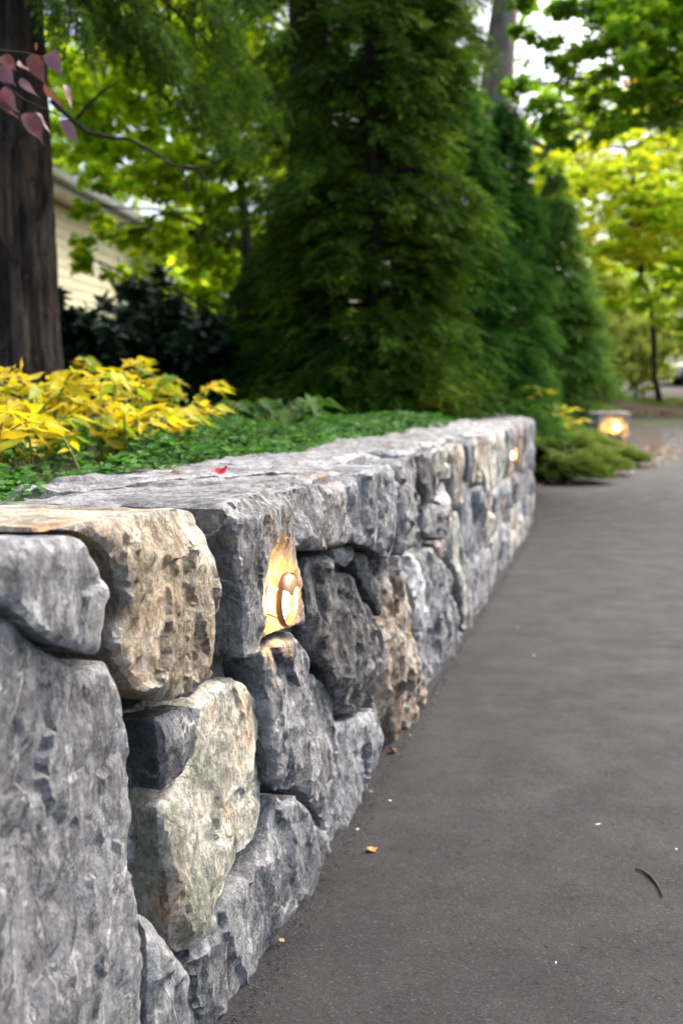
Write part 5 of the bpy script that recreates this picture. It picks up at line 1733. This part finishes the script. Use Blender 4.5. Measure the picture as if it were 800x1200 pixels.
# ------------------------------------------------------------------ small things
def flat_leaf(name, loc, size, rot, mat, label, cat='fallen leaf', curl=0.25, seed=0, lobed=True, group=None):
    """curled fallen leaf with a stalk, a few millimetres thick in its curl"""
    r = np.random.default_rng(seed)
    n = 28
    V = [(0, 0, 0)]; F = []
    for k in range(n):
        a = 2 * math.pi * k / n
        rr_ = 0.5 * (1 + (0.33 * abs(math.cos(2.5 * a)) - 0.12 if lobed else 0.25 * math.cos(2 * a))) * r.uniform(0.92, 1.05)
        x, y_ = rr_ * math.cos(a), rr_ * math.sin(a) * 0.8
        V.append((x, y_, curl * (x * x * 1.2 + 0.5 * y_ * y_) + r.uniform(0, 0.06)))
    for k in range(n): F.append((0, 1 + k, 1 + (k + 1) % n))
    me = bpy.data.meshes.new(name); me.from_pydata(V, [], F); me.update()
    me.materials.append(mat)
    o = bpy.data.objects.new(name, me); col.objects.link(o)
    o.location = Vector(loc); o.scale = (size, size, size); o.rotation_euler = rot
    so = o.modifiers.new('solid', 'SOLIDIFY'); so.thickness = 0.012
    tag(o, label, cat, group)
    mb = MB(); mb.tube([(-0.45, 0, 0.08), (-0.75, 0.05, 0.06), (-0.95, 0.02, 0.12)], [0.02, 0.015, 0.015], 5)
    me2 = bpy.data.meshes.new('stalk'); me2.from_pydata(mb.v, [], mb.f); me2.update(); me2.materials.append(mat)
    s = bpy.data.objects.new('stalk', me2); col.objects.link(s); s.parent = o
    return o


RED = leaf_mat('leaf_fallen_red', [(0.30, 0.01, 0.015), (0.50, 0.02, 0.03), (0.58, 0.04, 0.04)], 0.2, 0.4, 0.4, nscale=30)
TANL = leaf_mat('leaf_fallen_tan', [(0.42, 0.33, 0.21), (0.58, 0.49, 0.36), (0.64, 0.56, 0.44)], 0.15, 0.6, 0.3, nscale=30)
ORL = leaf_mat('leaf_fallen_orange', [(0.40, 0.17, 0.04), (0.55, 0.28, 0.08), (0.5, 0.2, 0.05)], 0.15, 0.6, 0.3, nscale=30)
WHITEP = simple_mat('petal_white', (0.65, 0.64, 0.6), (0.75, 0.74, 0.7), 20, 0.6)

flat_leaf('fallen_leaf', G(256, 556, 0.766) + np.array([0, 0, 0.002]), 0.030, (0.25, -0.15, 0.6), RED, 'small red fallen leaf lying on top of the wall', seed=1, curl=0.8)
flat_leaf('fallen_leaf', G(204, 558, 0.766) + np.array([0, 0, 0.004]), 0.026, (0.3, 0.1, 2.0), TANL, 'pale tan fallen leaf on the wall top left of the red one', seed=2, curl=0.5, lobed=False)
flat_leaf('fallen_leaf', G(371, 562, 0.752) + np.array([0, 0, 0.004]), 0.030, (0.05, 0.1, 0.3), ORL, 'curled orange brown leaf on the wall top above the lamp', seed=3, curl=0.4, lobed=False)
flat_leaf('fallen_leaf', G(346, 563, 0.752) + np.array([0, 0, 0.004]), 0.016, (0.1, 0.0, 1.3), TANL, 'tiny pale leaf scrap left of the orange leaf on the wall', seed=4, curl=0.4, lobed=False)
flat_leaf('fallen_leaf', G(435, 996, 0.006), 0.020, (0.1, 0.2, 0.4), ORL, 'small brown leaf on the asphalt nearest the camera', seed=5, curl=0.6)
flat_leaf('fallen_leaf', G(459, 880, 0.008), 0.022, (0.5, 0.4, 1.2), simple_mat('leaf_fallen_maroon', (0.16, 0.03, 0.03), (0.25, 0.06, 0.05), 30, 0.6), 'maroon leaf curled against the foot of the wall', seed=6, curl=0.9)
for i, (px, py, s, lab) in enumerate([(457, 938, 0.007, 'white petal on the asphalt near the foot of the wall'), (625, 768, 0.012, 'white petal on the asphalt in the middle of the driveway'), (606, 735, 0.012, 'white petal on the asphalt farthest up the driveway'), (700, 966, 0.012, 'pale scrap on the asphalt above the curved twig'), (651, 1128, 0.005, 'tiny white petal near the bottom of the driveway'), (792, 995, 0.006, 'tiny white petal at the right edge of the driveway')]):
    flat_leaf('fallen_petal', G(px, py, 0.0055), s * 0.75, (0.2, 0.1, i * 1.1), WHITEP, lab, 'petal', seed=20 + i, lobed=False, group='pale petals on the driveway')
# twig on the asphalt
mb = MB()
mb.tube([G(x, y_, 0.0072) for x, y_ in [(744, 1018), (754, 1021), (763, 1028), (770, 1037), (775, 1050)]], [0.0016, 0.0024, 0.0026, 0.0024, 0.0014], 8)
tw = mb.build('twig', STEM_B, None, True); tag(tw, 'short dark curved twig lying on the asphalt', 'twig')
# dry stalk standing out of the groundcover
mb = MB()
yy = G(147, 556, 0.72)[1]
mb.tube([P(147, 558, yy), P(150, 550, yy), P(149, 543, yy), P(156, 540, yy), P(160, 535, yy)], [0.0022, 0.003, 0.0034, 0.003, 0.0018], 8)
tw = mb.build('dry_stalk', TANL, None, True); tag(tw, 'pale dry crooked stalk standing in the groundcover', 'twig')
mb = MB()
yy = G(180, 552, 0.72)[1]
mb.tube([P(186, 552, yy), P(183, 545, yy), P(180, 540, yy)], [0.0018, 0.002, 0.0012], 6)
tw = mb.build('dry_stalk', TANL, None, True); tag(tw, 'thin pale dry stem between the crooked stalk and the tan leaf', 'twig')

# crumbs of asphalt and grit along the foot of the wall
def grit():
    r = np.random.default_rng(9)
    N = 3600
    u = -0.5 + 8 * r.random(N) ** 1.6
    w = 0.02 + np.abs(r.normal(0, 0.02, N))
    pos = wall_map(u, np.zeros(N) + 0.008, w)
    t = np.array([(1, 0, 0), (-0.5, 0.8, 0), (-0.5, -0.8, 0), (0.05, 0.1, 0.9), (0, 0, -0.6)]) * 0.5
    f = np.array([(0, 1, 3), (1, 2, 3), (2, 0, 3), (1, 0, 4), (2, 1, 4), (0, 2, 4)])
    d = r.normal(0, 1, (N, 3)); d[:, 2] *= 0.3
    V, F = scatter_mesh('g', t, f, pos, rot_from(d, np.tile([0, 0, 1.0], (N, 1)) + r.normal(0, 0.2, (N, 3))), r.uniform(0.0015, 0.005, N))
    o = link('grit', mesh_tri('grit', V, F, False), simple_mat('grit_dark', (0.03, 0.03, 0.03), (0.10, 0.095, 0.09), 60, 0.9))
    tag(o, 'dark asphalt crumbs along the foot of the wall', 'grit', kind='stuff')


grit()


def litter(name, pts, n, sp, size, mat, label, seed, zoff=0.015, zf=None):
    r = np.random.default_rng(seed)
    q = polyl(pts, n); q = q + r.normal(0, 1, (n, 2)) * sp
    z = ground_z(q[:, 1]) + zoff + r.uniform(0, 0.015, n)
    if zf is not None: z = z + zf(q)
    d = r.normal(0, 1, (n, 3)); d[:, 2] *= 0.25
    ups = np.tile([0, 0, 1.0], (n, 1)) + r.normal(0, 0.35, (n, 3))
    V, F = scatter_mesh(name, MAPLE_T[0], MAPLE_T[1], np.column_stack([q, z]), rot_from(d, ups), size * r.uniform(0.6, 1.2, n))
    o = link(name, mesh_tri(name, V, F, False), mat); tag(o, label, 'leaves', kind='stuff')


litter('leaf_litter', edge_pts[1:6], 320, 0.16, 0.07, LEAF['brown'], 'dry fallen leaves along the bed edge past the wall', 1)
litter('leaf_litter', [(4.8, 14.5), (6.2, 18), (7.5, 22)], 120, 0.35, 0.055, LEAF['brown'], 'fallen leaves scattered on the driveway beside the pier', 2)
litter('leaf_litter', [(8.0, 29.2), (12, 29.3), (18, 29.5)], 420, 0.6, 0.12, LEAF['brown'], 'brown fallen leaves along the verge at the end of the driveway', 3, 0.1)


_ft = [tuple(wall_map([u_], [0], [0.03])[0][:2]) for u_ in np.linspace(0.2, 7.4, 30)]
litter('leaf_litter', _ft, 36, 0.016, 0.011, LEAF['brown'], 'tiny dry leaf scraps caught along the foot of the wall', 5, 0.006)


def grass(name, x0, x1, y0, y1, n, h, label, seed, zo=0.05):
    r = np.random.default_rng(seed)
    q = np.column_stack([r.uniform(x0, x1, n), r.uniform(y0, y1, n)])
    z = ground_z(q[:, 1]) + zo
    d = r.normal(0, 0.35, (n, 3)); d[:, 2] = 1
    ups = r.normal(0, 1, (n, 3))
    t = np.array([(-0.06, 0, 0), (0.06, 0, 0), (0.03, 0.6, 0.05), (0, 1, 0.14)])
    f = np.array([(0, 1, 2), (0, 2, 3)])
    V, F = scatter_mesh(name, t, f, np.column_stack([q, z]), rot_from(d, ups), h * r.uniform(0.5, 1.2, n))
    o = link(name, mesh_tri(name, V, F, False), LEAF['grass']); tag(o, label, 'grass', kind='stuff')


grass('grass', 9.5, 30, 46.6, 50, 12000, 0.35, 'green grass strip behind the street', 1)
grass('grass', 9.8, 24, 31.0, 34.5, 6000, 0.2, 'mown grass on the verge before the street', 2, 0.14)
